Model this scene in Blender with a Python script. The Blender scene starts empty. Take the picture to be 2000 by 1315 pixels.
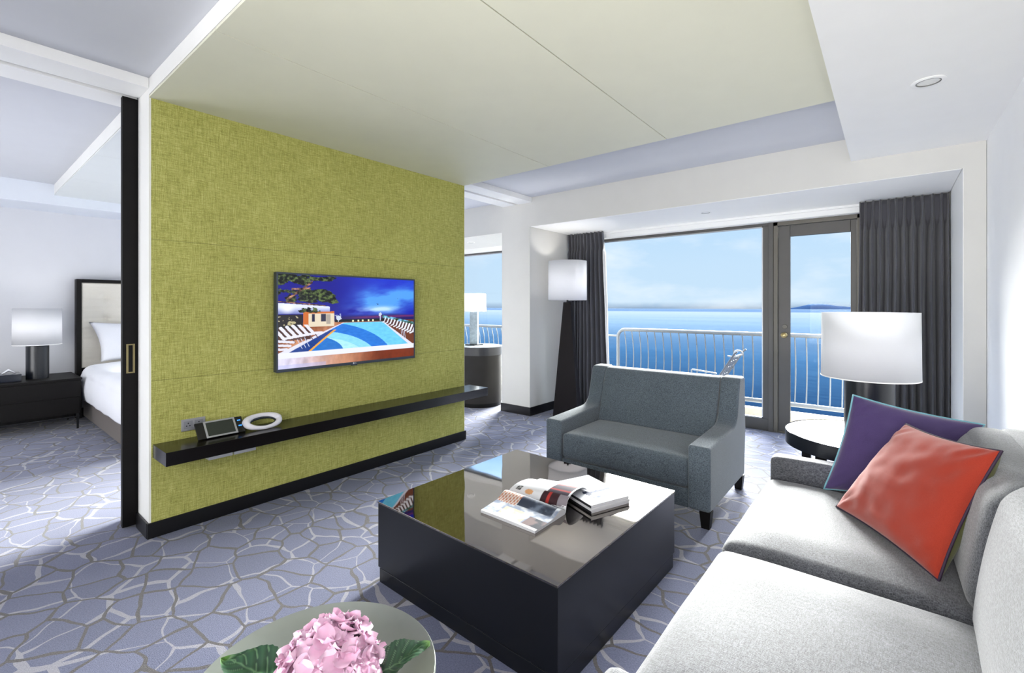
import bpy, bmesh, math, random
from mathutils import Vector, Matrix, noise
PI = math.pi
random.seed(7)
S = bpy.context.scene
COL = S.collection

# ------------------------------------------------------------------ camera
YAW = math.atan((1737 - 1000) / 905.0)
cam_d = bpy.data.cameras.new('camera')
cam_d.sensor_width = 36.0
cam_d.sensor_fit = 'HORIZONTAL'
cam_d.lens = 36.0 * 905.0 / 2000.0
cam_d.shift_x = 0.0
cam_d.shift_y = -(657.5 - 597.0) / 2000.0
cam_d.clip_start = 0.05
cam_d.clip_end = 30000
cam = bpy.data.objects.new('camera', cam_d)
COL.objects.link(cam)
cam.location = (0, 0, 1.3)
cam.rotation_euler = (PI / 2, 0, YAW)
S.camera = cam

# ------------------------------------------------------------------ colour management
S.view_settings.view_transform = 'Standard'
S.view_settings.look = 'None'
S.view_settings.gamma = 1.0
S.view_settings.use_curve_mapping = False
S.view_settings.exposure = 1.0
S.cycles.max_bounces = 10
S.cycles.diffuse_bounces = 5
S.cycles.glossy_bounces = 5
S.cycles.transparent_max_bounces = 12
S.cycles.sample_clamp_indirect = 6.0
S.cycles.use_denoising = True
S.cycles.caustics_reflective = False
S.cycles.caustics_refractive = False

def lin(c):
    c = c / 255.0
    return c / 12.92 if c <= 0.04045 else ((c + 0.055) / 1.055) ** 2.4
def rgb(r, g, b):
    return (lin(r), lin(g), lin(b), 1.0)

# ------------------------------------------------------------------ world: procedural sky
W = bpy.data.worlds.new('sky'); S.world = W; W.use_nodes = True
wn, wl = W.node_tree.nodes, W.node_tree.links
wn.clear()
def wnode(t, **k):
    n = wn.new(t)
    for a, b in k.items(): setattr(n, a, b)
    return n
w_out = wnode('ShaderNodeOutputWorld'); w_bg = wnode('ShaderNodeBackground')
w_tc = wnode('ShaderNodeTexCoord'); w_sep = wnode('ShaderNodeSeparateXYZ')
wl.new(w_tc.outputs['Generated'], w_sep.inputs[0])
w_r = wnode('ShaderNodeValToRGB')
cr = w_r.color_ramp
cr.elements[0].position = 0.0; cr.elements[0].color = rgb(150, 160, 170)
cr.elements[1].position = 1.0; cr.elements[1].color = rgb(215, 228, 250)
for p, c in ((0.499, (150, 175, 205)), (0.502, (196, 220, 242)), (0.54, (194, 219, 243)), (0.62, (176, 210, 243)), (0.66, (150, 194, 246)), (0.72, (226, 234, 246))):
    e = cr.elements.new(p); e.color = rgb(*c)
w_map = wnode('ShaderNodeMapRange')
w_map.inputs[1].default_value = -1; w_map.inputs[2].default_value = 1
wl.new(w_sep.outputs[2], w_map.inputs[0]); wl.new(w_map.outputs[0], w_r.inputs[0])
w_mp = wnode('ShaderNodeMapping'); w_mp.inputs['Scale'].default_value = (1.6, 1.6, 4.2)
w_mp.inputs['Location'].default_value = (0.35, 0.1, 0.55)
wl.new(w_tc.outputs['Generated'], w_mp.inputs[0])
w_no = wnode('ShaderNodeTexNoise'); w_no.inputs['Scale'].default_value = 2.3; w_no.inputs['Detail'].default_value = 7
w_no.inputs['Roughness'].default_value = 0.6
wl.new(w_mp.outputs[0], w_no.inputs['Vector'])
w_cr = wnode('ShaderNodeValToRGB')
w_cr.color_ramp.elements[0].position = 0.50; w_cr.color_ramp.elements[0].color = (0, 0, 0, 1)
w_cr.color_ramp.elements[1].position = 0.78; w_cr.color_ramp.elements[1].color = (0.85, 0.85, 0.85, 1)
wl.new(w_no.outputs[0], w_cr.inputs[0])
w_mix = wnode('ShaderNodeMixRGB'); w_mix.inputs[2].default_value = rgb(240, 245, 252)
wl.new(w_cr.outputs[0], w_mix.inputs[0]); wl.new(w_r.outputs[0], w_mix.inputs[1])
wl.new(w_mix.outputs[0], w_bg.inputs[0])
w_st = wnode('ShaderNodeValToRGB')        # sky band above the window view, brightened to light the room
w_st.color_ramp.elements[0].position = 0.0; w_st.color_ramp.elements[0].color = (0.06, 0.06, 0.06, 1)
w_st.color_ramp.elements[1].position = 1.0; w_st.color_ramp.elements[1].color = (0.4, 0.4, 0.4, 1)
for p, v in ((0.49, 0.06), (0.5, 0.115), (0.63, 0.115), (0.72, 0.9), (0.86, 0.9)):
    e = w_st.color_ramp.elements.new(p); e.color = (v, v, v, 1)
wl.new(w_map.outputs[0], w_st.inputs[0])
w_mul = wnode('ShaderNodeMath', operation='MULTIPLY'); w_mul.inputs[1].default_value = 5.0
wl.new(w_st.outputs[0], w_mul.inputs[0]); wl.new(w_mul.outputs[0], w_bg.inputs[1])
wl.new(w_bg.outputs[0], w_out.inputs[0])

# ------------------------------------------------------------------ lights
def lamp_obj(name, kind, loc, energy, color=(1, 1, 1), size=1.0, size_y=None, target=None, angle=None, rad=None):
    d = bpy.data.lights.new(name, kind); d.energy = energy; d.color = color
    if kind == 'AREA':
        d.size = size
        if size_y: d.shape = 'RECTANGLE'; d.size_y = size_y
    if angle is not None: d.angle = angle
    if rad is not None: d.shadow_soft_size = rad
    o = bpy.data.objects.new(name, d); COL.objects.link(o); o.location = loc
    if target is not None:
        o.rotation_euler = (Vector(target) - Vector(loc)).to_track_quat('-Z', 'Y').to_euler()
    return o
lamp_obj('sun', 'SUN', (-4.5, 20, 6.9), 23.0, (1.0, 0.985, 0.96), angle=math.radians(34), target=(0, 0, 0))
lamp_obj('room_fill', 'AREA', (0.0, -1.9, 1.75), 29, (1.0, 0.98, 0.95), 1.2, 1.2, target=(-2.9, 2.2, 0.5))  # added fill light behind the camera, no real fixture
lamp_obj('bounce_fill', 'AREA', (-0.6, -1.6, 0.9), 15, (1.0, 0.985, 0.96), 1.6, 1.0, target=(-0.3, 2.2, 2.5))  # added unseen fill, thrown up at the ceiling to brighten it
bpy.data.lights['bounce_fill'].spread = 1.5
lamp_obj('bedroom_fill', 'AREA', (-5.2, -1.6, 0.8), 27, (0.97, 0.98, 1.0), 2.0, 1.4, target=(-5.4, 1.2, 2.5))  # added unseen fill that lifts the bedroom ceiling

# ------------------------------------------------------------------ material helpers
class NT:
    def __init__(s, name):
        s.m = bpy.data.materials.new(name); s.m.use_nodes = True
        s.n = s.m.node_tree.nodes; s.l = s.m.node_tree.links
        s.b = s.n['Principled BSDF']; s.out = s.n['Material Output']
        s._c = None
    def new(s, t, **k):
        x = s.n.new(t)
        for a, b in k.items():
            if a.startswith('i_'): x.inputs[a[2:].replace('_', ' ')].default_value = b
            else: setattr(x, a, b)
        return x
    def link(s, a, b): s.l.new(a, b)
    def co(s, scale=(1, 1, 1), rot=(0, 0, 0), loc=(0, 0, 0)):
        if s._c is None: s._c = s.new('ShaderNodeTexCoord')
        m = s.new('ShaderNodeMapping')
        m.inputs['Scale'].default_value = scale; m.inputs['Rotation'].default_value = rot; m.inputs['Location'].default_value = loc
        s.link(s._c.outputs['Object'], m.inputs[0]); return m.outputs[0]
    def noise(s, vec, scale, detail=3, rough=0.5):
        x = s.new('ShaderNodeTexNoise'); x.inputs['Scale'].default_value = scale
        x.inputs['Detail'].default_value = detail; x.inputs['Roughness'].default_value = rough
        s.link(vec, x.inputs['Vector']); return x.outputs[0]
    def ramp(s, v, pts):
        r = s.new('ShaderNodeValToRGB'); e = r.color_ramp.elements
        e[0].position, e[0].color = pts[0]; e[1].position, e[1].color = pts[-1]
        for p, c in pts[1:-1]:
            q = e.new(p); q.color = c
        s.link(v, r.inputs[0]); return r.outputs[0]
    def math(s, op, a, b=None):
        x = s.new('ShaderNodeMath', operation=op)
        for i, v in enumerate((a, b)):
            if v is None: continue
            if isinstance(v, (int, float)): x.inputs[i].default_value = v
            else: s.link(v, x.inputs[i])
        return x.outputs[0]
    def mix(s, f, a, b, mode='MIX'):
        x = s.new('ShaderNodeMixRGB', blend_type=mode)
        for i, v in enumerate((f, a, b)):
            if isinstance(v, (int, float)): x.inputs[i].default_value = v
            elif isinstance(v, tuple): x.inputs[i].default_value = v
            else: s.link(v, x.inputs[i])
        return x.outputs[0]
    def bump(s, h, strength=0.3, dist=0.002):
        x = s.new('ShaderNodeBump'); x.inputs['Strength'].default_value = strength; x.inputs['Distance'].default_value = dist
        s.link(h, x.inputs['Height']); s.link(x.outputs[0], s.b.inputs['Normal'])
    def set(s, **k):
        for a, v in k.items():
            i = s.b.inputs[a.replace('_', ' ')]
            if isinstance(v, (int, float, tuple)): i.default_value = v
            else: s.link(v, i)
        return s

MATS = {}
def plain(name, c, rough=0.5, metal=0.0, var=0.04, vs=6.0, bump=0.0, bs=200.0, spec=0.5, coat=0.0):
    if name in MATS: return MATS[name]
    t = NT(name); col = rgb(*c)
    v = t.co()
    n = t.noise(v, vs, 3)
    lo = tuple(x * (1 - var) for x in col[:3]) + (1,); hi = tuple(min(1, x * (1 + var)) for x in col[:3]) + (1,)
    t.set(Base_Color=t.ramp(n, [(0.3, lo), (0.7, hi)]), Roughness=rough, Metallic=metal)
    t.b.inputs['Specular IOR Level'].default_value = spec
    if coat: t.b.inputs['Coat Weight'].default_value = coat; t.b.inputs['Coat Roughness'].default_value = 0.03
    if bump: t.bump(t.noise(v, bs, 2), bump, 0.001)
    MATS[name] = t.m; return t.m

def fabric(name, lo, hi, scale=420, rough=0.9, sheen=0.3, bump=0.5, blotch=0.12, stretch=(1, 3, 1), blo=3.0):
    t = NT(name); v = t.co(stretch); v2 = t.co((stretch[1], stretch[0], 2))
    a = t.noise(v, scale, 2, 0.7); b = t.noise(v2, scale * 0.8, 2, 0.7)
    w = t.math('MULTIPLY', t.math('ADD', a, b), 0.5)
    c = t.ramp(w, [(0.38, rgb(*lo)), (0.62, rgb(*hi))])
    bl = t.noise(t.co(), blo, 3)
    g = t.ramp(bl, [(0.35, (1 - blotch,) * 3 + (1,)), (0.65, (1, 1, 1, 1))])
    t.set(Base_Color=t.mix(1.0, c, g, 'MULTIPLY'), Roughness=rough)
    t.b.inputs['Sheen Weight'].default_value = sheen
    t.b.inputs['Specular IOR Level'].default_value = 0.2
    t.bump(w, bump, 0.0015)
    MATS[name] = t.m; return t.m

def attr_mat(name, rough=0.4, emit=0.0, spec=0.5):
    t = NT(name); a = t.new('ShaderNodeVertexColor'); a.layer_name = 'Col'
    if emit:
        t.set(Base_Color=(0.01, 0.01, 0.01, 1), Roughness=rough)
        t.link(a.outputs[0], t.b.inputs['Emission Color']); t.b.inputs['Emission Strength'].default_value = emit
    else:
        t.set(Base_Color=a.outputs[0], Roughness=rough)
    t.b.inputs['Specular IOR Level'].default_value = spec
    return t.m

# paint and plaster
M_white = plain('white_paint', (242, 242, 240), 0.7, var=0.01)
M_recesslit = plain('recess_lit_white', (246, 246, 244), 0.7, var=0.005)  # lighter copy of the wall paint, bounced daylight put into it
M_ceil = plain('ceiling_paint', (206, 208, 214), 0.8, var=0.01)
M_wallp = plain('wall_paint', (210, 209, 205), 0.8, var=0.012, bump=0.03, bs=90)
M_cream = plain('cream_panel', (226, 225, 205), 0.55, var=0.012)
M_groove = plain('groove_shadow_gap', (96, 92, 78), 0.7)
M_skirt = plain('dark_skirting', (13, 12, 14), 0.35, var=0.1)
M_espresso = plain('espresso_wood', (16, 13, 13), 0.2, var=0.12, vs=14, spec=0.5)
M_espresso2 = plain('espresso_wood_satin', (13, 11, 11), 0.5, var=0.12, vs=14, spec=0.2)
M_blackmet = plain('black_metal', (24, 25, 28), 0.35, metal=0.3)
M_frame = plain('window_frame_bronze', (84, 82, 80), 0.45, metal=0.25, var=0.03)
M_frame2 = plain('door_frame_bronze', (100, 96, 88), 0.45, metal=0.2, var=0.03)
M_brass = plain('brass', (190, 170, 120), 0.28, metal=1.0)
M_chrome = plain('chrome', (205, 205, 210), 0.18, metal=1.0)
M_silver = plain('silver_plastic', (186, 188, 192), 0.35, metal=0.6)
M_whitegloss = plain('white_gloss_plastic', (232, 230, 240), 0.25, var=0.01)
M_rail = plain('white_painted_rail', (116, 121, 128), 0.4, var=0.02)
M_terrace = plain('terrace_stone', (228, 220, 204), 0.8, var=0.05, vs=20, bump=0.1, bs=60)
M_linen = fabric('white_linen', (226, 228, 236), (244, 245, 250), 500, 0.85, 0.15, 0.2, 0.03)
M_headb = fabric('cream_headboard', (214, 208, 196), (230, 226, 216), 420, 0.8, 0.2, 0.25, 0.05)
M_bedbase = fabric('taupe_bed_base', (92, 84, 80), (110, 102, 98), 420, 0.9, 0.2, 0.3, 0.05)
M_curtain = fabric('charcoal_curtain', (72, 72, 78), (102, 102, 108), 500, 0.85, 0.25, 0.3, 0.06)
M_love = fabric('blue_grey_upholstery', (48, 56, 64), (116, 128, 138), 240, 0.95, 0.3, 0.8, 0.12, (0.6, 2.6, 1))
M_sofa = fabric('silver_chenille', (50, 52, 58), (120, 122, 129), 170, 0.7, 0.45, 1.0, 0.3, (0.5, 3.2, 1), 4.0)
M_purple = fabric('purple_velvet', (58, 44, 86), (78, 60, 112), 700, 0.8, 0.7, 0.2, 0.12)
M_orange = fabric('orange_linen', (146, 44, 28), (168, 58, 38), 600, 0.85, 0.35, 0.4, 0.08)
M_olive = fabric('olive_back', (78, 80, 30), (100, 102, 44), 600, 0.9, 0.2, 0.4, 0.1)
M_plum = plain('plum_piping', (46, 28, 52), 0.7)
M_aqua = plain('aqua_piping', (110, 165, 180), 0.6)

def mk_carpet():
    t = NT('carpet_pebble_pattern')
    v = t.co()
    nz = t.new('ShaderNodeTexNoise'); nz.inputs['Scale'].default_value = 3.2; nz.inputs['Detail'].default_value = 2
    t.link(v, nz.inputs['Vector'])
    sub = t.new('ShaderNodeVectorMath', operation='SUBTRACT'); sub.inputs[1].default_value = (0.5, 0.5, 0.5)
    t.link(nz.outputs['Color'], sub.inputs[0])
    sc = t.new('ShaderNodeVectorMath', operation='SCALE'); sc.inputs['Scale'].default_value = 0.16
    t.link(sub.outputs[0], sc.inputs[0])
    ad = t.new('ShaderNodeVectorMath', operation='ADD'); t.link(v, ad.inputs[0]); t.link(sc.outputs[0], ad.inputs[1])
    flat = t.new('ShaderNodeVectorMath', operation='MULTIPLY'); flat.inputs[1].default_value = (1.0, 1.22, 0.0)
    t.link(ad.outputs[0], flat.inputs[0])
    rot = t.new('ShaderNodeVectorRotate'); rot.inputs['Angle'].default_value = 0.5; rot.rotation_type = 'Z_AXIS'
    t.link(flat.outputs[0], rot.inputs['Vector'])
    def vor(scale, off):
        o = t.new('ShaderNodeVectorMath', operation='ADD'); o.inputs[1].default_value = off; t.link(rot.outputs[0], o.inputs[0])
        e = t.new('ShaderNodeTexVoronoi', feature='DISTANCE_TO_EDGE', voronoi_dimensions='2D'); e.inputs['Scale'].default_value = scale
        e.inputs['Randomness'].default_value = 0.85
        t.link(o.outputs[0], e.inputs['Vector'])
        c = t.new('ShaderNodeTexVoronoi', feature='F1', voronoi_dimensions='2D'); c.inputs['Scale'].default_value = scale
        c.inputs['Randomness'].default_value = 0.85
        t.link(o.outputs[0], c.inputs['Vector'])
        return e.outputs['Distance'], c.outputs['Color']
    d1, c1 = vor(5.0, (0, 0, 0)); d2, c2 = vor(4.1, (3.37, 1.91, 0))
    fine = t.noise(v, 160, 3, 0.7)
    cellv = t.new('ShaderNodeSeparateColor'); t.link(c1, cellv.inputs[0])
    base = t.ramp(cellv.outputs[0], [(0.0, rgb(84, 89, 118)), (0.5, rgb(95, 100, 130)), (1.0, rgb(106, 111, 140))])
    base = t.mix(0.45, base, t.ramp(fine, [(0.3, rgb(70, 74, 98)), (0.7, rgb(126, 131, 158))]))
    wvar = t.noise(v, 2.6, 2)
    wth = t.math('MULTIPLY', t.math('SUBTRACT', wvar, 0.43), 0.24)
    wth = t.math('MAXIMUM', wth, 0.0)
    jit = t.math('MULTIPLY', t.math('SUBTRACT', fine, 0.5), 0.016)
    d2j = t.math('ADD', d2, jit); d1j = t.math('ADD', d1, jit)
    light = t.math('LESS_THAN', d2j, t.math('ADD', wth, 0.014))
    base = t.mix(light, base, t.mix(0.5, rgb(146, 146, 158), t.ramp(fine, [(0.3, rgb(122, 122, 134)), (0.7, rgb(168, 168, 178))])))
    dark = t.math('LESS_THAN', d1j, t.math('ADD', t.math('MULTIPLY', wvar, 0.03), 0.022))
    base = t.mix(dark, base, t.ramp(fine, [(0.3, rgb(66, 64, 66)), (0.7, rgb(98, 95, 96))]))
    t.set(Base_Color=base, Roughness=0.95)
    t.b.inputs['Sheen Weight'].default_value = 0.25
    t.b.inputs['Specular IOR Level'].default_value = 0.1
    t.bump(t.noise(v, 300, 2), 0.6, 0.003)
    return t.m
M_carpet = mk_carpet()

def mk_wallcover():
    t = NT('olive_woven_wallcovering')
    a = t.noise(t.co((1, 210, 14)), 1.0, 3, 0.7); b = t.noise(t.co((1, 16, 230)), 1.0, 3, 0.7); c = t.noise(t.co(), 3.0, 3)
    fine = t.noise(t.co((1, 60, 60)), 4.0, 2, 0.6)
    w = t.math('ADD', t.math('MULTIPLY', a, 0.5), t.math('MULTIPLY', b, 0.5))
    col = t.ramp(w, [(0.34, rgb(126, 124, 50)), (0.45, rgb(168, 166, 82)), (0.54, rgb(194, 193, 108)), (0.66, rgb(222, 222, 148))])
    col = t.mix(0.3, col, t.ramp(fine, [(0.35, rgb(138, 136, 66)), (0.65, rgb(206, 206, 130))]))
    col = t.mix(0.5, col, t.mix(1.0, col, t.ramp(c, [(0.35, (0.86, 0.86, 0.82, 1)), (0.65, (1, 1, 1, 1))]), 'MULTIPLY'))
    # butt joints between the horizontal drops
    sep = t.new('ShaderNodeSeparateXYZ'); t.link(t.co(), sep.inputs[0])
    j = None
    for z in (0.878, 1.672):
        q = t.math('LESS_THAN', t.math('ABSOLUTE', t.math('SUBTRACT', sep.outputs[2], z)), 0.0022)
        j = q if j is None else t.math('MAXIMUM', j, q)
    col = t.mix(t.math('MULTIPLY', j, 0.45), col, rgb(96, 98, 44))
    t.set(Base_Color=col, Roughness=0.75)
    t.b.inputs['Specular IOR Level'].default_value = 0.3
    t.bump(w, 0.7, 0.002)
    return t.m
M_green = mk_wallcover()

def mk_sea():
    t = NT('sea_water')
    v = t.co()
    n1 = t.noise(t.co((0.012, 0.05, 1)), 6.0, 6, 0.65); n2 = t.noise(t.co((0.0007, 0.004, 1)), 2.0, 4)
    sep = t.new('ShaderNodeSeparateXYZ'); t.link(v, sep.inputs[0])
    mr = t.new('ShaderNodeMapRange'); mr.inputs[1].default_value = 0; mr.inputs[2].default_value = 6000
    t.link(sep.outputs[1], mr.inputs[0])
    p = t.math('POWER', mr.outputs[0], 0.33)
    col = t.ramp(p, [(0.0, (.003, .010, .026, 1)), (0.33, (.0042, .0135, .032, 1)), (0.41, (.012, .032, .062, 1)), (0.56, (.05, .075, .105, 1)), (0.74, (.078, .096, .12, 1)), (0.80, (.078, .096, .12, 1)), (0.83, (.034, .055, .092, 1)), (0.93, (.038, .06, .095, 1)), (1.0, (.05, .07, .10, 1))])  # sky reflection towards the horizon painted into the colour by distance
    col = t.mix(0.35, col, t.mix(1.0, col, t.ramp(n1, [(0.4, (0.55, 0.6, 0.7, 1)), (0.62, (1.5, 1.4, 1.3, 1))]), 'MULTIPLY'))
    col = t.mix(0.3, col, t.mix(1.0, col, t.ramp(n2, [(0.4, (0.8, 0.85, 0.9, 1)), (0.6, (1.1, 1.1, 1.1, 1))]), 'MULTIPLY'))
    t.set(Base_Color=col, Roughness=0.55)
    t.b.inputs['Specular IOR Level'].default_value = 0.0
    return t.m
M_sea = mk_sea()

def mk_glass():
    t = NT('window_glass')
    tr = t.new('ShaderNodeBsdfTransparent'); tr.inputs[0].default_value = (0.97, 0.985, 0.98, 1)
    gl = t.new('ShaderNodeBsdfGlossy'); gl.inputs['Roughness'].default_value = 0.02
    fr = t.new('ShaderNodeFresnel'); fr.inputs[0].default_value = 1.45
    f = t.math('MULTIPLY', fr.outputs[0], 0.07)
    mx = t.new('ShaderNodeMixShader'); t.link(f, mx.inputs[0]); t.link(tr.outputs[0], mx.inputs[1]); t.link(gl.outputs[0], mx.inputs[2])
    t.link(mx.outputs[0], t.out.inputs[0])
    return t.m
M_glass = mk_glass()

def mk_shade(name, c, k=0.45):
    t = NT(name)
    tl = t.new('ShaderNodeBsdfTranslucent'); tl.inputs[0].default_value = rgb(*c)
    df = t.new('ShaderNodeBsdfDiffuse')
    wv = t.noise(t.co((300, 300, 300)), 2.0, 2)
    t.link(t.ramp(wv, [(0.3, tuple(x * 0.95 for x in rgb(*c)[:3]) + (1,)), (0.7, rgb(*c))]), df.inputs[0])
    mx = t.new('ShaderNodeMixShader'); mx.inputs[0].default_value = k
    t.link(df.outputs[0], mx.inputs[1]); t.link(tl.outputs[0], mx.inputs[2]); t.link(mx.outputs[0], t.out.inputs[0])
    return t.m
M_shade = mk_shade('white_lamp_shade', (232, 233, 236), 0.5)

def mk_tabletop():
    t = NT('smoked_glass_top')
    v = t.co()
    n = t.noise(v, 1.5, 2)
    t.set(Base_Color=rgb(150, 143, 136), Roughness=0.03, Metallic=1.0)
    t.b.inputs['Specular IOR Level'].default_value = 0.9
    t.bump(n, 0.25, 0.012)
    return t.m
M_top = mk_tabletop()

# ------------------------------------------------------------------ mesh helpers
def box(bm, x0, x1, y0, y1, z0, z1, mi=0):
    vs = [bm.verts.new(p) for p in ((x0, y0, z0), (x1, y0, z0), (x1, y1, z0), (x0, y1, z0), (x0, y0, z1), (x1, y0, z1), (x1, y1, z1), (x0, y1, z1))]
    for f in ((0, 3, 2, 1), (4, 5, 6, 7), (0, 1, 5, 4), (1, 2, 6, 5), (2, 3, 7, 6), (3, 0, 4, 7)):
        q = bm.faces.new([vs[i] for i in f]); q.material_index = mi
    return vs
def BM(): return bmesh.new()
def boxbm(*a):
    b = BM(); box(b, *a); return b
def frustum(bm, c0, s0, c1, s1, rot=0.0):
    ring = []
    for (cx, cy, cz), s in ((c0, s0), (c1, s1)):
        sx, sy = (s, s) if isinstance(s, (int, float)) else s
        ring.append([bm.verts.new((cx + (a * sx * math.cos(rot) - b * sy * math.sin(rot)) / 2, cy + (a * sx * math.sin(rot) + b * sy * math.cos(rot)) / 2, cz)) for a, b in ((-1, -1), (1, -1), (1, 1), (-1, 1))])
    a, b = ring
    bm.faces.new(a[::-1]); bm.faces.new(b)
    for i in range(4): bm.faces.new((a[i], a[(i + 1) % 4], b[(i + 1) % 4], b[i]))
def lathe(bm, prof, c=(0, 0), n=48, close=False):
    rings = []
    for r, z in prof:
        if r < 1e-6: rings.append([bm.verts.new((c[0], c[1], z))])
        else: rings.append([bm.verts.new((c[0] + r * math.cos(2 * PI * i / n), c[1] + r * math.sin(2 * PI * i / n), z)) for i in range(n)])
    pairs = list(zip(rings, rings[1:]))
    if close: pairs.append((rings[-1], rings[0]))
    for a, b in pairs:
        for i in range(n):
            j = (i + 1) % n
            if len(a) == 1 and len(b) == 1: continue
            if len(a) == 1: bm.faces.new((a[0], b[j], b[i]))
            elif len(b) == 1: bm.faces.new((a[i], a[j], b[0]))
            else: bm.faces.new((a[i], a[j], b[j], b[i]))
def tube(bm, pts, r, n=10, cap=True, closed=False):
    pts = [Vector(p) for p in pts]; N = len(pts); rings = []
    up = Vector((0, 0, 1)); prev = None
    for i, p in enumerate(pts):
        if closed: t = pts[(i + 1) % N] - pts[i - 1]
        else: t = (pts[min(i + 1, N - 1)] - pts[max(i - 1, 0)])
        t.normalize()
        if prev is None:
            a = t.cross(up) if abs(t.dot(up)) < 0.95 else t.cross(Vector((1, 0, 0)))
        else:
            a = prev - t * prev.dot(t)
        a.normalize(); prev = a; b = t.cross(a)
        rr = r[i] if isinstance(r, (list, tuple)) else r
        rings.append([bm.verts.new(p + (a * math.cos(2 * PI * k / n) + b * math.sin(2 * PI * k / n)) * rr) for k in range(n)])
    pr = list(zip(rings, rings[1:]))
    if closed: pr.append((rings[-1], rings[0]))
    for a, b in pr:
        for k in range(n): bm.faces.new((a[k], a[(k + 1) % n], b[(k + 1) % n], b[k]))
    if cap and not closed: bm.faces.new(rings[0][::-1]); bm.faces.new(rings[-1])
def prism_x(bm, poly, x0, x1):
    a = [bm.verts.new((x0, y, z)) for y, z in poly]; b = [bm.verts.new((x1, y, z)) for y, z in poly]
    bm.faces.new(a); bm.faces.new(b[::-1]); n = len(poly)
    for i in range(n): bm.faces.new((a[i], b[i], b[(i + 1) % n], a[(i + 1) % n]))
def soft_box(bm, x0, x1, y0, y1, z0, z1, r=0.04, n=22, bulge=(0, 0, 0, 0, 0, 0), wob=0.0):
    """rounded, pillowy block; bulge = outward swell of -x,+x,-y,+y,-z,+z faces"""
    c = Vector(((x0 + x1) / 2, (y0 + y1) / 2, (z0 + z1) / 2)); hf = Vector(((x1 - x0) / 2, (y1 - y0) / 2, (z1 - z0) / 2))
    r = min(r, min(hf) * 0.98)
    def warp(t): return math.sin(t * PI / 2) * 0.55 + t * 0.45
    grid = {}
    def vert(i, j, k):
        key = (i, j, k)
        if key in grid: return grid[key]
        u, v, w = (warp(2 * q / n - 1) for q in key)
        p = Vector((u * hf.x, v * hf.y, w * hf.z))
        inn = Vector([max(-(h - r), min(h - r, q)) for q, h in zip(p, hf)])
        d = p - inn
        if d.length > 1e-9: d = d.normalized() * r
        q = inn + d
        fu, fv, fw = 1 - u * u, 1 - v * v, 1 - w * w
        q.x += (bulge[1] if u > 0 else -bulge[0]) * abs(u) ** 3 * fv * fw
        q.y += (bulge[3] if v > 0 else -bulge[2]) * abs(v) ** 3 * fu * fw
        q.z += (bulge[5] if w > 0 else -bulge[4]) * abs(w) ** 3 * min(1, fu * 1.6) * min(1, fv * 1.6)
        q += c
        if wob:
            q += noise.noise_vector(q * 3.5) * wob
        grid[key] = bm.verts.new(q); return grid[key]
    for a in range(n):
        for b in range(n):
            for k in (0, n):
                f1 = [vert(a, b, k), vert(a + 1, b, k), vert(a + 1, b + 1, k), vert(a, b + 1, k)]
                f2 = [vert(a, k, b), vert(a + 1, k, b), vert(a + 1, k, b + 1), vert(a, k, b + 1)]
                f3 = [vert(k, a, b), vert(k, a + 1, b), vert(k, a + 1, b + 1), vert(k, a, b + 1)]
                if k == 0: f1.reverse(); f3.reverse()
                else: f2.reverse()
                bm.faces.new(f1); bm.faces.new(f2); bm.faces.new(f3)

def root_of(o):
    while o.parent: o = o.parent
    return o
def thing(name, label, cat, loc, group=None, rz=0.0):
    o = bpy.data.objects.new(name, None); COL.objects.link(o); o.location = loc; o.rotation_euler = (0, 0, rz)
    o.empty_display_size = 0.1
    o['label'] = label; o['category'] = cat
    if group: o['group'] = group
    return o
def mk(name, bm, mats, parent=None, smooth=False, bevel=0.0, seg=2, local=False, label=None, sub=0, auto=35, solid=0.0):
    """link bm as one mesh object; world coordinates unless local"""
    bmesh.ops.recalc_face_normals(bm, faces=bm.faces)
    if parent is not None and not local:
        bmesh.ops.translate(bm, verts=bm.verts, vec=-root_of(parent).location)
    org = None
    if parent is None and not local:
        xs = [v.co.x for v in bm.verts]; ys = [v.co.y for v in bm.verts]; zs = [v.co.z for v in bm.verts]
        org = Vector(((min(xs) + max(xs)) / 2, (min(ys) + max(ys)) / 2, min(zs)))
    me = bpy.data.meshes.new(name); 
    if smooth or bevel:
        for f in bm.faces: f.smooth = True
    bm.to_mesh(me); bm.free()
    o = bpy.data.objects.new(name, me); COL.objects.link(o)
    for m in (mats if isinstance(mats, (list, tuple)) else [mats]): me.materials.append(m)
    if parent is not None: o.parent = parent
    if solid:
        s = o.modifiers.new('solid', 'SOLIDIFY'); s.thickness = solid; s.offset = 0
    if bevel:
        b = o.modifiers.new('bevel', 'BEVEL'); b.width = bevel; b.segments = seg; b.limit_method = 'ANGLE'; b.angle_limit = math.radians(40)
        b.harden_normals = True
    elif smooth and auto:
        me.set_sharp_from_angle(angle=math.radians(auto))
    if sub:
        s = o.modifiers.new('sub', 'SUBSURF'); s.levels = sub; s.render_levels = sub
    if label: o['label'] = label
    return o
def tag(o, label, cat, group=None):
    o['label'] = label; o['category'] = cat
    if group: o['group'] = group
    return o
def struct(name, bm, m, parent=None, **k):
    o = mk(name, bm, m, parent, **k)
    if parent is None: o['kind'] = 'structure'
    return o
def set_origin_base(o):
    """single mesh thing: keep its origin at the foot of the shape"""
    me = o.data; xs = [v.co for v in me.vertices]
    c = Vector(((min(p.x for p in xs) + max(p.x for p in xs)) / 2, (min(p.y for p in xs) + max(p.y for p in xs)) / 2, min(p.z for p in xs)))
    for v in me.vertices: v.co -= c
    o.location = Vector(o.location) + c
    return o
def solo(name, bm, mats, label, cat, group=None, **k):
    o = mk(name, bm, mats, None, **k); tag(o, label, cat, group); return set_origin_base(o)

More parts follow.
